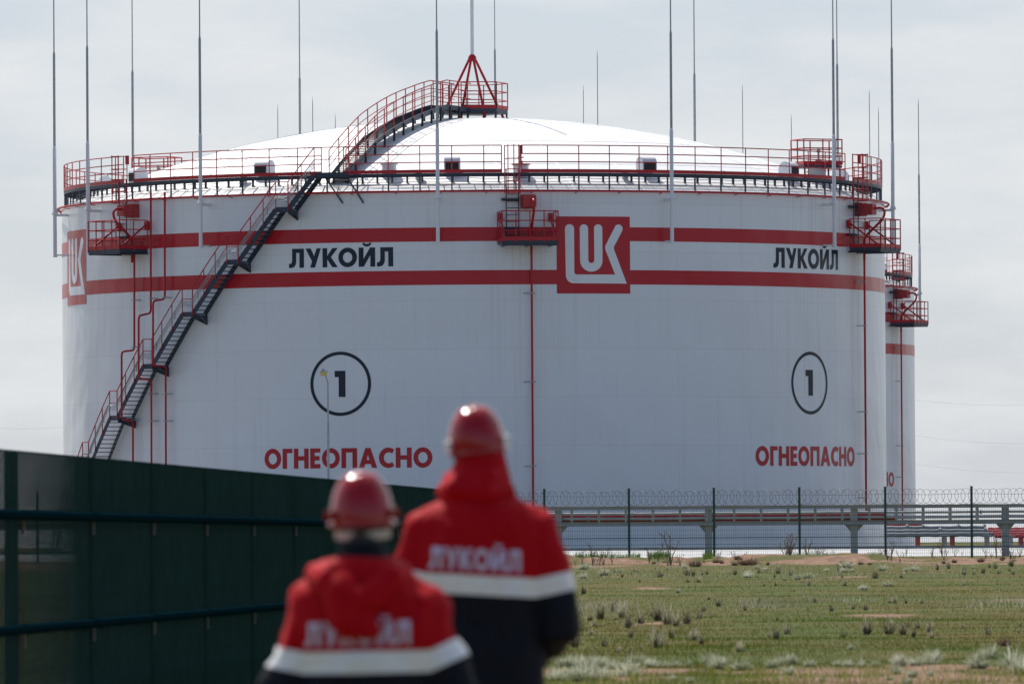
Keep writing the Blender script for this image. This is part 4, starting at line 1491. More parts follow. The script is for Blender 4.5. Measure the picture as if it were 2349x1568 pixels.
# ------------------------------------------------------------------ pipe rack
PR_Y = 330.0
zt = lambda y, Y=PR_Y, x=1640: at(x, y, Y).z
cx = [-70, 268, 605, 942, 1281, 1625, 1959, 2306, 2650]
gz = float(ground_h(PR_Y))
rack = empty('pipe_rack', (at(1625, 1278, PR_Y).x, PR_Y, gz), 'long grey steel pipe rack on posts behind the wire fence', 'pipe rack')
ro = Vector(rack.location)
k1 = lambda y: (1850 + y * 1000 / 2349) / 1.7437
u0, u1 = zt(k1(436)) - gz, zt(k1(404)) - gz
l0, l1 = zt(k1(588)) - gz, zt(k1(549)) - gz
X0, X1 = at(cx[0], 1200, PR_Y).x - ro.x, at(cx[-1], 1200, PR_Y).x - ro.x
for x in cx:
    X = at(x, 1200, PR_Y).x - ro.x
    mb = MB()
    mb.box((X, 0, u0 / 2 - .1), (.28, .30, u0 + .2 - .004))
    for s in (-1, 1):
        vs = [(X + s * .14, -.06, l0 - .004), (X + s * .36, -.06, l0 - .004), (X + s * .14, -.06, l0 - .27), (X + s * .14, .06, l0 - .004), (X + s * .36, .06, l0 - .004), (X + s * .14, .06, l0 - .27)]
        mb.add(vs, [(0, 1, 2), (5, 4, 3), (0, 3, 4, 1), (1, 4, 5, 2), (2, 5, 3, 0)])
    mb.build('column', M_RACK, rack)
for z0, z1 in ((u0, u1), (l0, l1)):
    for yy in (-.24, .45):
        mb = MB()
        h = z1 - z0
        mb.box(((X0 + X1) / 2, yy, z1 - .008), (X1 - X0, .16, .016))
        mb.box(((X0 + X1) / 2, yy, z0 + .008), (X1 - X0, .16, .016))
        mb.box(((X0 + X1) / 2, yy, (z0 + z1) / 2), (X1 - X0, .03, h - .034))
        mb.build('beam', M_RACK, rack)
xx = X0 + .3
while xx < X1:
    for yy in (-.24, .45):
        mb = MB(); mb.box((xx, yy, (l1 + u0) / 2), (.09, .05, u0 - l1 - .006)); mb.build('stanchion', M_RACK, rack)
    xx += 1.045
def pipe_x(name, xa, xb, y, Y, r, mt, label, wav=.0, cat='pipe', flanges=()):
    a, b = at(xa, 1200, Y), at(xb, 1200, Y)
    z = at(1640, y, Y).z
    o = empty(name, (a.x, Y, z), label, cat, 'pipes on the racks')
    mb = MB()
    n = 40
    L = b.x - a.x
    mb.tube([(L * i / n, 0, wav * math.sin(i * 1.3)) for i in range(n + 1)], r, 10)
    mb.build('pipe_run', mt, o, smooth=True)
    for fx in flanges:
        mb = MB(); X = at(fx, 1200, Y).x - a.x
        mb.tube([(X - .04, 0, 0), (X + .04, 0, 0)], r * 1.6, 12)
        mb.build('flange', mt, o, smooth=True)
    return o
pipe_x('pipe', -65, 2640, k1(475), PR_Y + .05, .055, M_INSUL, 'upper grey pipe running the whole length of the pipe rack', .006, flanges=(1450, 1900, 2250))
pipe_x('pipe', -65, 2030, k1(503), PR_Y + .30, .07, M_RED, 'thin dark red pipe on the pipe rack just above the white pipe', .006, flanges=(1805, 1700))
pipe_x('pipe', -65, 2640, k1(520), PR_Y + .02, .06, M_INSUL, 'lower pale grey clad pipe between the two red pipes on the rack', .006, flanges=(1350, 2056))
pipe_x('pipe', -65, 2056, k1(539), PR_Y + .18, .085, M_RED, 'thick red pipe lying lowest on the pipe rack', .004, flanges=(1500, 1880))
# bulb of the riser foot
# ------------------------------------------------------------------ dyke of pale concrete
DY0, DY1 = 336.0, 350.0
dz0, dz1 = .80, at(1640, 1260.5, DY1).z
dyke = empty('concrete_dyke', (at(1640, 1270, DY0).x, DY0, .86), 'pale concrete slope with a dark kerb along the foot of the tanks', 'dyke')
do = Vector(dyke.location)
mb = MB()
XL, XR = -40, 45
n = 80
vs = []
for i in range(n + 1):
    X = XL + (XR - XL) * i / n
    vs += [(X, -.5, dz0 - do.z - .1), (X, 0, dz0 - do.z), (X, DY1 - DY0, dz1 - do.z), (X, DY1 - DY0 + 3, dz1 - do.z), (X, DY1 - DY0 + 5, -.1)]
fs = []
for i in range(n):
    for k in range(4):
        fs.append((5 * i + k, 5 * (i + 1) + k, 5 * (i + 1) + k + 1, 5 * i + k + 1))
mb.add(vs, fs)
mb.build('slope', M_CONC, dyke)
mb = MB()
kh = at(1640, 1254.0, DY1 + .3).z - dz1
mb.box(((XL + XR) / 2, DY1 - DY0 + .30, dz1 - do.z + kh / 2 - .02), (XR - XL, .22, kh + .04))
mb.build('kerb', M_KERB, dyke)
X = XL + 1.5
while X < XR:
    mb = MB(); mb.box((X, DY1 - DY0 + .175, dz1 - do.z + kh / 2), (.03, .03, kh * .9)); mb.build('joint', M_DARK, dyke); X += 6

mb = MB()
mb.add([(-90, 352.5, .872), (110, 352.5, .872), (110, 760, .872), (-90, 760, .872)], [(0, 1, 2, 3)])
tag(mb.build('yard_pavement', mat('yard_slabs', (.17, .165, .165), rough=.9, var=.2, vscale=.4)), kind='structure')
# ------------------------------------------------------------------ pipes beyond the dyke on the right
BY = 450.0
b2 = lambda x, y: c2(x, y)
M_YARD = mat('yard_cladding', (.20, .22, .23), rough=.55, metal=.2, var=.2, vscale=3)
def bg_pipe(xa, xb, y, r, mt, label, dY=0, fl=()):
    (pa, _), (pb, py) = b2(xa, y), b2(xb, y)
    Y = BY + dY
    a, b = at(pa, 1220, Y), at(pb, 1220, Y)
    z = at((pa + pb) / 2, py, Y).z
    o = empty('yard_pipe', (a.x, Y, z), label, 'pipe', 'pipes in the yard behind the rack')
    mb = MB(); L = b.x - a.x
    mb.tube([(L * i / 20, 0, .012 * math.sin(i * 1.9)) for i in range(21)], r, 10)
    mb.build('pipe_run', mt, o, smooth=True)
    for f in fl:
        fx = at(b2(f, y)[0], 1220, Y).x - a.x
        mb = MB(); mb.tube([(fx - .06, 0, 0), (fx + .06, 0, 0)], r * 1.5, 12); mb.build('flange', mt, o, smooth=True)
bg_pipe(1060, 1985, 618, .17, M_YARD, 'top grey clad pipe of the low bundle right of the second tank', 0, (1250, 1400, 1735, 1980))
bg_pipe(1060, 2000, 648, .15, M_YARD, 'middle grey clad pipe of the low bundle right of the second tank', -.5, (1560, 1985))
bg_pipe(1060, 2060, 674, .12, M_YARD, 'lowest grey clad pipe of the low bundle right of the second tank', -.9)
M_PINK = mat('faded_red_paint', (.46, .10, .10), rough=.35, var=.12, vscale=2)
bg_pipe(2010, 2500, 622, .10, M_PINK, 'upper faded red pipe at the right edge of the yard', 4)
bg_pipe(1990, 2500, 645, .12, M_PINK, 'middle faded red pipe at the right edge of the yard', 3.4)
bg_pipe(1340, 2500, 668, .10, M_PINK, 'long lower faded red pipe passing behind the grey bundle', 3)
bg_pipe(2070, 2500, 688, .10, M_RED, 'lowest dark red pipe at the right edge of the yard', 2.4)
bg_pipe(1060, 1390, 592, .14, M_BOXR, 'short dark red pipe at the foot of the second tank', 6)
for x, mt, lab in ((1350, M_PINK, 'red pipe support, leftmost of three in the yard'), (1675, M_PINK, 'red pipe support, middle one of three in the yard'), (2320, M_PINK, 'red pipe support nearest the right edge of the yard'),
                   (1600, M_RACK, 'grey pipe support below the grey pipe bundle, left one'), (2000, M_RACK, 'grey pipe support at the end of the grey pipe bundle'), (2220, M_RACK, 'grey pipe support right of the grey bundle end')):
    px, _ = b2(x, 700)
    Y = BY + (3 if mt is M_PINK else -.5)
    p = at(px, 1240, Y)
    zt_ = at(px, b2(x, 690)[1], Y).z
    o = empty('pipe_support', (p.x, Y, .75), lab, 'pipe support', 'pipe supports in the yard')
    mb = MB(); mb.box((0, 0, (zt_ - .75) / 2), (.26, .4, zt_ - .75)); mb.box((0, 0, .06), (.6, .6, .12)); mb.build('pedestal', mt, o)
    mb = MB(); mb.box((0, 0, zt_ - .75 + .02), (.5, 1.6, .10)); mb.build('saddle_beam', mt, o)

# ------------------------------------------------------------------ floodlight pole
LP_Y = 372.0
lz = .86
lp = empty('street_lamp', (at(753.5, 1100, LP_Y).x, LP_Y, lz), 'thin grey lamp post with a yellow floodlight head before the circled number', 'street lamp')
z = lambda y: at(753, y, LP_Y).z - lz
mb = MB(); mb.tube([(0, 0, 0), (0, 0, z(966)), (0, 0, z(964))], [.075, .055, .042], 10)
mb.tube([(0, 0, z(964)), (-.0, 0, z(878)), (-.05, 0, z(868)), (-.10, 0, z(860))], [.04, .036, .034, .034], 8)
mb.build('pole', M_GALV, lp, smooth=True)
mb = MB(); mb.box((-.18, -.05, z(857)), (.30, .22, .17)); h = mb.build('lamp_head', M_YEL, lp)
mb = MB(); mb.box((-.18, -.05, z(857) + .105), (.34, .26, .035)); mb.box((-.2, -.05, z(857) + .17), (.12, .12, .10)); mb.build('lamp_cover', M_GALV, h)

# ------------------------------------------------------------------ faint power lines on the horizon
for i, (xa, ya, xb, yb, lab) in enumerate(((2098, 917, 2420, 926, 'upper faint power line in the sky at the right edge'), (2098, 999, 2420, 1016, 'middle faint power line in the sky at the right edge'),
                                           (2098, 1064, 2420, 1083, 'lower faint power line in the sky at the right edge'), (-80, 972, 150, 979, 'faint power line left of the big tank'))):
    a, b = at(xa, ya, 820), at(xb, yb, 800)
    o = empty('power_line', (a.x, a.y, a.z), lab, 'power line', 'faint power lines')
    mb = MB(); L = b - a
    mb.tube([L * (k / 12) + Vector((0, 0, -.3 * math.sin(PI * k / 12))) for k in range(13)], .006, 4)
    mb.build('cable', M_CABLE, o)

# ------------------------------------------------------------------ near green fence on the left
NF_SL = (2320 - CXP) / FPX
nf_x = lambda Y: (41 - CXP) / FPX * 80 + NF_SL * (Y - 80)
nf = empty('mesh_fence', (nf_x(80), 80, 0), 'tall dark green mesh fence with two thick rails running away at left', 'fence')
NT = 2.34
step = 80 * .0762
yst = [80 - 2 * step, 80 - step] + [80 + step * k for k in range(0, 12)]
loc = lambda Y, z, off=0: Vector((nf_x(Y) - nf_x(80) + off, Y - 80, z))
dirf = Vector((NF_SL, 1, 0)).normalized()
for Y in yst:
    mb = MB(); mb.bar(loc(Y, -.6, -.07), loc(Y, NT - .01, -.07), .12, .12, up=dirf)
    p = mb.build('post', M_FENCE, nf)
    for z in (1.62, .55):
        mb = MB(); mb.box(loc(Y + .10, z, .03), (.03, .06, .13)); mb.build('rail_clamp', M_CLAMP, p)
for Ya, Yb in zip(yst[:-1], yst[1:]):
    mb = MB()
    n = int((Yb - Ya) / .05)
    for k in range(0, n):
        Y = Ya + (Yb - Ya) * k / n
        mb.bar(loc(Y, -.44), loc(Y, NT), .00495, .00495, up=dirf)
    for j in range(9):
        z = -.42 + (NT + .40) * j / 8
        mb.bar(loc(Ya, z, -.007), loc(Yb, z, -.007), .005, .005)
    mb.build('mesh_panel', M_FENCE, nf)
    for z, rr in ((1.735, .048), (.67, .048)):
        mb = MB(); mb.tube([loc(Ya, z, .07), loc(Yb, z, .07)], rr, 10); mb.build('rail', M_RAIL, nf, smooth=True)
    mb = MB(); mb.bar(loc(Ya, .05, -.11), loc(Yb, .05, -.11), .04, .06); mb.build('base_rail', M_GALV, nf)

# ------------------------------------------------------------------ people
M_SKIN = mat('skin', (.45, .24, .16), rough=.55, var=.06, vscale=20)
M_HAIR = mat('dark_hair', (.015, .012, .010), rough=.6)
M_JRED = mat('red_fabric', (.47, .003, .010), rough=.7, spec=.10, var=.06, vscale=6, bump=.004, bscale=28)
_b = M_JRED.node_tree.nodes['Principled BSDF']
_b.inputs['Sheen Weight'].default_value = .10
_b.inputs['Sheen Roughness'].default_value = .35
_b.inputs['Sheen Tint'].default_value = (1, .30, .30, 1)
M_JNAVY = mat('navy_fabric', (.006, .008, .015), rough=.75, spec=.2, var=.1, vscale=6, bump=.004, bscale=28)
M_REFL = mat('reflective_tape', (.88, .87, .86), rough=.45, var=.05, vscale=12)
M_PRINT = mat('jacket_print', (.62, .55, .72), rough=.6)
M_HELM = mat('helmet_plastic', (.34, .002, .008), rough=.13, spec=.34, coat=.2)
M_BAND = mat('helmet_band', (.55, .52, .48), rough=.6)
M_BOOT = mat('boot_leather', (.02, .018, .016), rough=.5)

def ell(mb, c, r, n=16, m=10, M=None):
    prof = [(math.sin(PI * i / m) * 1.0 + 1e-5, -math.cos(PI * i / m)) for i in range(m + 1)]
    c = Vector(c)
    vs, fs = [], []
    for pr, pz in prof:
        for k in range(n):
            p = Vector((pr * math.cos(2 * PI * k / n) * r[0], pr * math.sin(2 * PI * k / n) * r[1], pz * r[2]))
            if M is not None: p = M @ p
            vs.append(c + p)
    for i in range(m):
        for k in range(n):
            l = (k + 1) % n
            fs.append((i * n + k, i * n + l, (i + 1) * n + l, (i + 1) * n + k))
    mb.add(vs, fs)

def loft(mb, rings, n=28):
    """rings: (cx, cy, z, rx, ry, squareness)"""
    vs = []
    for (cx_, cy_, z, rx, ry, e) in rings:
        for k in range(n):
            a = 2 * PI * k / n
            ca, sa = math.cos(a), math.sin(a)
            vs.append((cx_ + rx * math.copysign(abs(ca) ** e, ca), cy_ + ry * math.copysign(abs(sa) ** e, sa), z))
    fs = []
    for i in range(len(rings) - 1):
        for k in range(n):
            l = (k + 1) % n
            fs.append((i * n + k, i * n + l, (i + 1) * n + l, (i + 1) * n + k))
    fs.append(tuple(range(n - 1, -1, -1))); fs.append(tuple((len(rings) - 1) * n + k for k in range(n)))
    mb.add(vs, fs)

def fuse(mb, voxel, smooth_it=6):
    """fuse overlapping closed shapes into one continuous surface"""
    me = bpy.data.meshes.new('fuse'); me.from_pydata(mb.v, [], mb.f)
    bm = bmesh.new(); bm.from_mesh(me); bmesh.ops.recalc_face_normals(bm, faces=bm.faces); bm.to_mesh(me); bm.free()
    ob = link('fuse', me)
    md = ob.modifiers.new('remesh', 'REMESH'); md.mode = 'VOXEL'; md.voxel_size = voxel
    md2 = ob.modifiers.new('smooth', 'SMOOTH'); md2.iterations = smooth_it; md2.factor = .5
    dg = bpy.context.evaluated_depsgraph_get()
    out = bpy.data.meshes.new_from_object(ob.evaluated_get(dg))
    bpy.data.objects.remove(ob); bpy.data.meshes.remove(me)
    return out

def hand(mb, wrist, d, thumb_side, s=1.0, palm_n=Vector((0, 1, 0))):
    """palm plus five separate fingers, slightly curled towards palm_n"""
    d = Vector(d).normalized(); wrist = Vector(wrist)
    sd_ = d.cross(palm_n).normalized()
    if sd_.dot(thumb_side) < 0: sd_ = -sd_
    pn = palm_n.normalized()
    mb.tube([wrist - d * .02, wrist + d * .03 * s, wrist + d * .06 * s, wrist + d * .095 * s], [.026 * s, .034 * s, .040 * s, .034 * s], 10)
    for k, ln in enumerate((.072, .080, .075, .058)):
        b = wrist + d * .090 * s + sd_ * (.030 - .020 * k) * s
        p1 = b + d * ln * .45 * s + pn * .010
        p2 = p1 + (d * .75 + pn * .65).normalized() * ln * .32 * s
        p3 = p2 + (d * .25 + pn * .97).normalized() * ln * .26 * s
        mb.tube([b - d * .02, b, p1, p2, p3], [.009 * s, .0095 * s, .009 * s, .008 * s, .006 * s], 8)
    tb = wrist + d * .035 * s + sd_ * .030 * s
    t1 = tb + (d * .6 + sd_ * .7 + pn * .3).normalized() * .035 * s
    t2 = t1 + (d * .9 + sd_ * .15 + pn * .45).normalized() * .032 * s
    mb.tube([tb - sd_ * .015, tb, t1, t2], [.013 * s, .012 * s, .011 * s, .008 * s], 8)

def surf_noise(me, amp, sc, seed):
    off = Vector((seed * 7.1, seed * 3.3, seed * 1.7))
    for v in me.vertices:
        n = mnoise.noise(v.co * sc + off) + .5 * mnoise.noise(v.co * sc * 2.3 + off)
        v.co += v.normal * (n * amp)

def make_person(spec):
    """spec: all heights in metres above the ground; x to the right, the person faces +Y (away from the camera)"""
    H = spec['H']                    # top of the skull
    sh = spec['shoulder']; sw = spec['sw']; hip = spec['hip']; st0, st1 = spec['stripe']
    hx, hy = spec['head']
    hc = H - .125                    # head centre height
    # --- body (continuous skin)
    mb = MB()
    ell(mb, (hx, hy + .01, hc), (.076, .095, .118), 20, 14)
    ell(mb, (hx, hy + .055, hc - .065), (.055, .058, .055), 14, 10)
    mb.tube([(hx, hy + .100, hc + .020), (hx, hy + .122, hc - .020), (hx, hy + .112, hc - .030)], [.010, .016, .012], 8)   # nose
    for s in (-1, 1):
        ell(mb, (hx + s * .079, hy - .002, hc - .010), (.013, .022, .034), 10, 8)
        ell(mb, (hx + s * .031, hy + .088, hc + .012), (.015, .012, .012), 10, 8)
    ell(mb, (hx, hy + .104, hc - .062), (.025, .010, .009), 10, 8)
    mb.tube([(0, 0, sh - .10), (hx * .6, hy * .5 - .01, sh + .02), (hx, hy - .015, hc - .06)], [.075, .060, .056], 14)
    loft(mb, [(0, 0, hip - .06, .15, .10, .9), (0, 0, hip + .12, .14, .095, .9), (0, 0, sh - .25, .16, .105, .9), (0, 0, sh - .08, .15, .09, .9), (0, 0, sh - .02, .08, .06, 1)])
    for s in (-1, 1):
        a = spec['arm_l'] if s < 0 else spec['arm_r']
        S = Vector((s * (sw - .10), 0, sh - .125)); E, W = Vector(a[0]), Vector(a[1])
        mb.tube([Vector((s * .08, 0, sh - .10)), S, S.lerp(E, .5), E, E.lerp(W, .4), W], [.05, .052, .046, .038, .036, .027], 12)
        d = (W - E).normalized()
        hand(mb, W, d, Vector((-s * .6, .8, 0)), .97, palm_n=Vector((-s, .25, -.15)))
        foot = Vector((s * .13, -.02, .05))
        mb.tube([Vector((s * .085, 0, hip)), Vector((s * .11, .02, hip * .54)), foot + Vector((0, -.02, .06))], [.085, .055, .04], 12)
        mb.tube([foot + Vector((0, -.05, .0)), foot + Vector((0, .08, -.01)), foot + Vector((0, .19, -.025))], [.04, .042, .028], 10)
    me = fuse(mb, .0075, 3); me.name = 'person'
    me.materials.append(M_SKIN); set_smooth(me, 180)
    root = link('person', me)
    root.location = spec['loc']
    # hair
    mb = MB()
    ell(mb, (hx, hy - .012, hc + .012), (.083, .092, .112), 20, 12)
    ell(mb, (hx, hy - .055, hc - .055), (.056, .045, .060), 16, 10)
    hm = fuse(mb, .008, 2); hm.materials.append(M_HAIR); set_smooth(hm, 180)
    link('hair', hm, root)
    # --- trousers and boots
    mb = MB()
    loft(mb, [(0, 0, hip - .10, .17, .13, .85), (0, 0, hip + .10, .175, .135, .85), (0, 0, hip + .2, .17, .13, .85)])
    for s in (-1, 1):
        mb.tube([Vector((s * .09, 0, hip + .02)), Vector((s * .105, .015, hip * .55)), Vector((s * .125, -.02, .14))], [.115, .092, .085], 16)
    tm = fuse(mb, .016, 5); surf_noise(tm, .006, 7, 3); tm.materials.append(M_JNAVY); set_smooth(tm, 180)
    link('trousers', tm, root)
    for s in (-1, 1):
        mb = MB(); f = Vector((s * .13, -.02, .05))
        mb.tube([f + Vector((0, -.02, .15)), f + Vector((0, -.03, .02))], [.058, .055], 14)
        loft(mb, [(f.x, f.y + .05, .0, .052, .15, .8), (f.x, f.y + .05, .045, .054, .152, .8), (f.x, f.y + .03, .09, .045, .12, .9)], 20)
        bmn = fuse(mb, .009, 3); bmn.materials.append(M_BOOT); set_smooth(bmn, 180)
        link('boot', bmn, root)
    # --- jacket
    mb = MB()
    bw, bd = spec['tw'], spec['td']
    loft(mb, [(0, 0, hip - .08, bw * .98, bd * 1.02, .80), (0, 0, hip + .10, bw * .95, bd * 1.0, .80), (0, 0, (hip + sh) / 2, bw * 1.0, bd * 1.04, .80),
              (0, -.005, sh - .20, bw * 1.04, bd * 1.03, .80), (0, -.01, sh - .10, bw * .98, bd * .95, .82), (0, -.01, sh - .035, bw * .76, bd * .82, .9), (0, -.01, sh + .010, bw * .54, bd * .68, 1), (0, -.005, sh + spec.get('neck', .06), bw * .34, bd * .55, 1)], 36)
    for s in (-1, 1):
        a = spec['arm_l'] if s < 0 else spec['arm_r']
        S = Vector((s * (sw - .090), -.005, sh - .118)); E, W = Vector(a[0]), Vector(a[1])
        fat = spec['sleeve']
        mb.tube([Vector((s * bw * .45, -.005, sh - .075)), S, S.lerp(E, .35), S.lerp(E, .75), E, E.lerp(W, .35), W.lerp(E, .06)], [fat * .86, fat, fat * 1.02, fat * .96, fat * .92, fat * .80, fat * .56], 18)
    jm = fuse(mb, .013, 6)
    surf_noise(jm, spec.get('wr', .007), 6.5, spec['seed'])
    surf_noise(jm, .0035, 17, spec['seed'] + 2)
    for v in jm.vertices:          # hanging folds and pulled creases of the thick cloth
        c = v.co
        f1 = 1 - abs(mnoise.noise(Vector((c.x * 7 + c.z * 2.2, c.y * 6, c.z * 2.6 + spec['seed'])))) * 2
        f2 = 1 - abs(mnoise.noise(Vector((c.x * 5 - c.z * 3.5 + 9, c.y * 5, c.z * 5 + spec['seed'] * 2)))) * 2
        v.co += v.normal * (.018 * f1 + .015 * f2 - .011)
    bm = bmesh.new(); bm.from_mesh(jm)
    tilt = spec.get('tilt', 0)
    no = Vector((-tilt, 0, 1)).normalized()
    sl, sr = spec['sl']                      # the tape on the sleeves climbs outwards
    climb = lambda x: (sr * (x - .205) if x > .205 else 0) + (sl * (-x - .205) if x < -.205 else 0)
    for v in bm.verts: v.co.z -= climb(v.co.x)
    for zc in (st0, st1):
        bmesh.ops.bisect_plane(bm, geom=bm.verts[:] + bm.edges[:] + bm.faces[:], plane_co=(0, 0, zc), plane_no=no, dist=1e-5)
    lev = lambda p: p.dot(no) / no.z
    for f in bm.faces:
        f.smooth = True
        f.material_index = 1 if lev(f.calc_center_median()) < (st0 + st1) / 2 else 0
    bm.faces.index_update()
    inside = [st0 < lev(f.calc_center_median()) < st1 for f in bm.faces]
    for v in bm.verts: v.co.z += climb(v.co.x)
    bm.normal_update()
    tape = bm.copy(); tape.faces.ensure_lookup_table()
    bm.to_mesh(jm); bm.free()
    jm.materials.append(M_JRED); jm.materials.append(M_JNAVY)
    jacket = link('jacket', jm, root)
    kill = [f for f, ins in zip(tape.faces, inside) if not ins]
    bmesh.ops.delete(tape, geom=kill, context='FACES')
    for v in tape.verts: v.co += v.normal * .004
    tm2 = bpy.data.meshes.new('reflective_strip'); tape.to_mesh(tm2); tape.free()
    tm2.materials.append(M_REFL)
    link('reflective_strip', tm2, jacket)
    # printed word across the back, laid on the cloth
    dg = bpy.context.evaluated_depsgraph_get()
    bv = BVHTree.FromPolygons([v.co for v in jm.vertices], [p.vertices for p in jm.polygons])
    polys, w = word_polys('ЛУКОЙЛ')
    tx, tz, tw, th_ = spec['print']
    pm = fill2d([[(a * tw / w, b * th_) for a, b in p] for p in polys])
    bm = bmesh.new(); bm.from_mesh(pm); slice_grid(bm, 0, .014); slice_grid(bm, 1, .014)
    for v in bm.verts:
        x, z = tx + v.co.x - tw / 2, tz + v.co.y + spec.get('ptilt', 0) * (v.co.x - tw / 2)
        h = bv.ray_cast(Vector((x, -1, z)), Vector((0, 1, 0)))
        yv = h[0].y if h[0] is not None else -bd
        v.co = Vector((x, yv - .004, z))
    bmesh.ops.recalc_face_normals(bm, faces=bm.faces)
    bm.to_mesh(pm); bm.free(); pm.materials.append(M_PRINT)
    link('jacket_lettering', pm, jacket)
    # hood / collar
    mb = MB()
    for shape in spec['hood']: shape(mb)
    hd = fuse(mb, .010, 4)
    surf_noise(hd, .007, 9, spec['seed'] + 5)
    for p in hd.polygons: p.use_smooth = True
    hd.materials.append(spec.get('hood_mat', M_JRED))
    link('hood', hd, jacket)
    if 'collar' in spec:
        mb = MB()
        for shape in spec['collar']: shape(mb)
        cm = fuse(mb, .009, 3); cm.materials.append(M_JNAVY); set_smooth(cm, 180)
        link('collar', cm, jacket)
    # --- hard hat
    HM = Matrix.Rotation(spec.get('helm_roll', 0), 3, 'Y') @ Matrix.Rotation(spec.get('helm_pitch', 0), 3, 'X')
    ho = Vector((hx, hy + .005, spec['helm_z']))
    hw, hh = spec['helm']
    mb = MB()
    vs = []; n = 48; rows = 16
    for i in range(rows + 1):
        t = i / rows * PI / 2
        for k in range(n):
            a = 2 * PI * k / n
            ca, sa = math.cos(a), math.sin(a)
            r = math.cos(t) ** .74
            z = math.sin(t) ** .92 * hh
            rx, ry = hw * r, hw * 1.18 * r
            p = Vector((rx * ca, ry * sa, z))
            # three low crown ridges running front to back
            if i > 3:
                for off, am in ((0, .006), (-.045, .004), (.045, .004)):
                    p += Vector((0, 0, am * math.exp(-((p.x - off) / .013) ** 2)))
            vs.append(ho + HM @ p)
    fs = []
    for i in range(rows):
        for k in range(n):
            l = (k + 1) % n
            fs.append((i * n + k, i * n + l, (i + 1) * n + l, (i + 1) * n + k))
    fs.append(tuple(rows * n + k for k in range(n)))
    mb.add(vs, fs)
    # outward rain gutter and front peak
    rim = []
    for k in range(n):
        a = 2 * PI * k / n
        f = max(0, math.sin(a)) ** 2.2
        rim.append((a, .010 + .035 * f, -.008 - .014 * f))
    vs = []
    for a, o_, dz in rim:
        for rr, z in ((hw * .985, .006), (hw + o_, dz + .004), (hw + o_, dz - .003), (hw * .975, -.003)):
            vs.append(ho + HM @ Vector((rr * math.cos(a), (rr + hw * .18) * math.sin(a), z)))
    fs = []
    for k in range(n):
        l = (k + 1) % n
        for j in range(4):
            fs.append((4 * k + j, 4 * l + j, 4 * l + (j + 1) % 4, 4 * k + (j + 1) % 4))
    mb.add(vs, fs)
    helm = mb.build('hard_hat', M_HELM, root, smooth=True)
    for s in (-1, 1):
        mb = MB()
        c = ho + HM @ Vector((s * (hw * .93), -.045, .028))
        mb.box(c, (.026, .058, .030), HM @ Matrix.Rotation(s * .5, 3, 'Z'))
        mb.build('side_clip', spec['clip'], helm)
    mb = MB()
    pts_o = []
    b0, b1 = spec['band']
    vs = []
    for k in range(25):
        a = PI + PI * k / 24
        for rr, z in ((hw * .90, b1), (hw * .86, b0)):
            vs.append(ho + HM @ Vector((rr * math.cos(a), rr * 1.12 * math.sin(a), z)))
        for rr, z in ((hw * .84, b0), (hw * .88, b1)):
            vs.append(ho + HM @ Vector((rr * math.cos(a), rr * 1.12 * math.sin(a), z)))
    fs = []
    for k in range(24):
        for j in range(4):
            fs.append((4 * k + j, 4 * (k + 1) + j, 4 * (k + 1) + (j + 1) % 4, 4 * k + (j + 1) % 4))
    fs += [(0, 1, 2, 3), (99, 98, 97, 96)]
    mb.add(vs, fs)
    mb.build('harness_band', spec['band_mat'], helm, smooth=True)
    return root

# tall worker, 32 m from the camera
TY = 32.0
tb = at(1102, 1300, TY)
gz0 = 0.0
zz = lambda y, Y: at(1100, y, Y).z
xr = lambda x, Y, x0: (x - x0) / FPX * Y
tall = dict(H=1.905, shoulder=1.600, sw=.285, hip=.97, stripe=(1.243, 1.315), head=(xr(1097, TY, 1102), .03), seed=3,
            arm_l=((-.30, -.02, 1.13), (-.20, .24, 1.02)), arm_r=((.302, -.02, 1.12), (.18, .24, .98)), tw=.236, td=.155, sleeve=.088, wr=.008, sl=(.12, .26),
            loc=(tb.x, TY, 0), print=(xr(1090, TY, 1102), zz(1307, TY), .345, .082), ptilt=-.05, tilt=-.06,
            helm_z=zz(1028, TY), helm=(.108, .160), helm_roll=-.10, helm_pitch=.10, clip=M_REFL, band=(-.035, -.008), band_mat=M_JNAVY)
hzx = xr(1097, TY, 1102)
tall['hood'] = [lambda mb: loft(mb, [(hzx, .0, zz(1165, TY), .150, .125, .95), (hzx, .0, zz(1130, TY), .140, .128, .95), (hzx, .005, zz(1105, TY), .126, .122, 1), (hzx + .005, .01, zz(1080, TY), .112, .112, 1), (hzx + .01, .015, zz(1050, TY), .098, .108, 1), (hzx + .01, .02, zz(1028, TY), .092, .104, 1)]),
                lambda mb: mb.tube([(hzx - .13, .02, zz(1128, TY)), (hzx - .085, -.095, zz(1118, TY)), (hzx + .03, -.125, zz(1128, TY)), (hzx + .125, -.02, zz(1130, TY))], [.035, .042, .040, .035], 10),
                lambda mb: mb.tube([(hzx - .12, .02, zz(1092, TY)), (hzx - .06, -.10, zz(1098, TY)), (hzx + .05, -.108, zz(1092, TY)), (hzx + .105, .0, zz(1090, TY))], [.018, .024, .022, .018], 10)]
p1 = make_person(tall)
tag(p1, 'taller person from behind, red and navy jacket, hood up under a red hard hat', 'person')

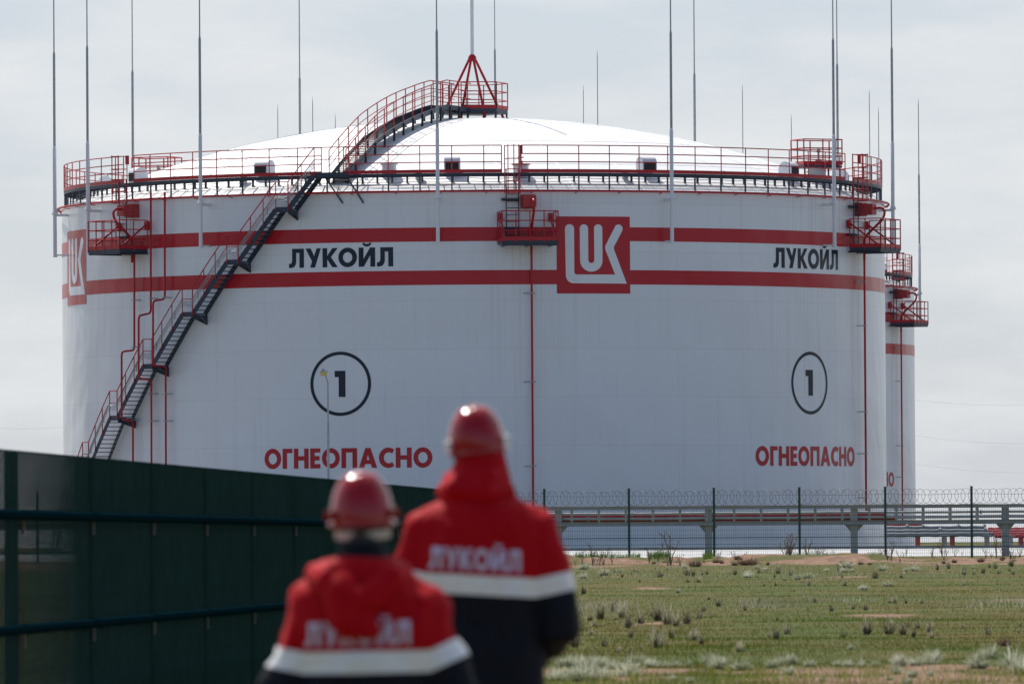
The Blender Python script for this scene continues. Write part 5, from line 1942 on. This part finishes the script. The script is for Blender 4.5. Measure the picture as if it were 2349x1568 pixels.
# shorter worker, 28 m from the camera
SY = 28.0
sb = at(843, 1400, SY)
z2 = lambda y: at(843, y, SY).z
x2 = lambda x: xr(x, SY, 843)
short = dict(H=1.62, neck=.028, shoulder=1.355, sw=.262, hip=.84, stripe=(z2(1541), z2(1491)), head=(x2(832), .03), seed=8,
             arm_l=((-.284, -.03, .93), (-.20, .20, .80)), arm_r=((.282, -.03, .94), (.20, .20, .82)), tw=.232, td=.158, sleeve=.085, wr=.010, sl=(.20, .42),
             loc=(sb.x, SY, 0), print=(x2(822), z2(1478), .345, .078), tilt=.012, ptilt=.02,
             helm_z=z2(1196), helm=(.104, .164), helm_roll=-.03, helm_pitch=.05, clip=M_HELM, band=(-.054, -.026), band_mat=M_BAND)
hz2 = x2(832)
short['hood'] = [lambda mb: mb.tube([(x2(720), -.03, z2(1312)), (x2(760), -.155, z2(1330)), (x2(800), -.185, z2(1385)), (x2(850), -.180, z2(1375)), (x2(900), -.155, z2(1322)), (x2(935), -.05, z2(1312))], [.040, .052, .060, .055, .045, .035], 12),
                 lambda mb: mb.tube([(x2(770), -.13, z2(1300)), (x2(785), -.178, z2(1350)), (x2(796), -.198, z2(1428)), (x2(806), -.195, z2(1462))], [.045, .058, .055, .026], 12),
                 lambda mb: mb.tube([(x2(800), -.165, z2(1395)), (x2(838), -.195, z2(1436)), (x2(872), -.192, z2(1450))], [.050, .050, .022], 12),
                 lambda mb: mb.tube([(x2(745), .0, z2(1308)), (x2(775), -.10, z2(1306)), (x2(830), -.130, z2(1310)), (x2(890), -.10, z2(1306)), (x2(915), .0, z2(1308))], [.040, .046, .046, .044, .036], 12),
                 lambda mb: mb.tube([(x2(735), -.05, z2(1325)), (x2(716), -.06, z2(1308))], [.035, .018], 8)]
short['collar'] = [lambda mb: loft(mb, [(hz2, .0, z2(1292), .085, .085, 1), (hz2, .0, z2(1262), .078, .080, 1), (hz2, .005, z2(1243), .074, .078, 1)])]
p2 = make_person(short)
tag(p2, 'shorter person from behind, red and navy jacket, hood folded down, dark collar, red hard hat', 'person')
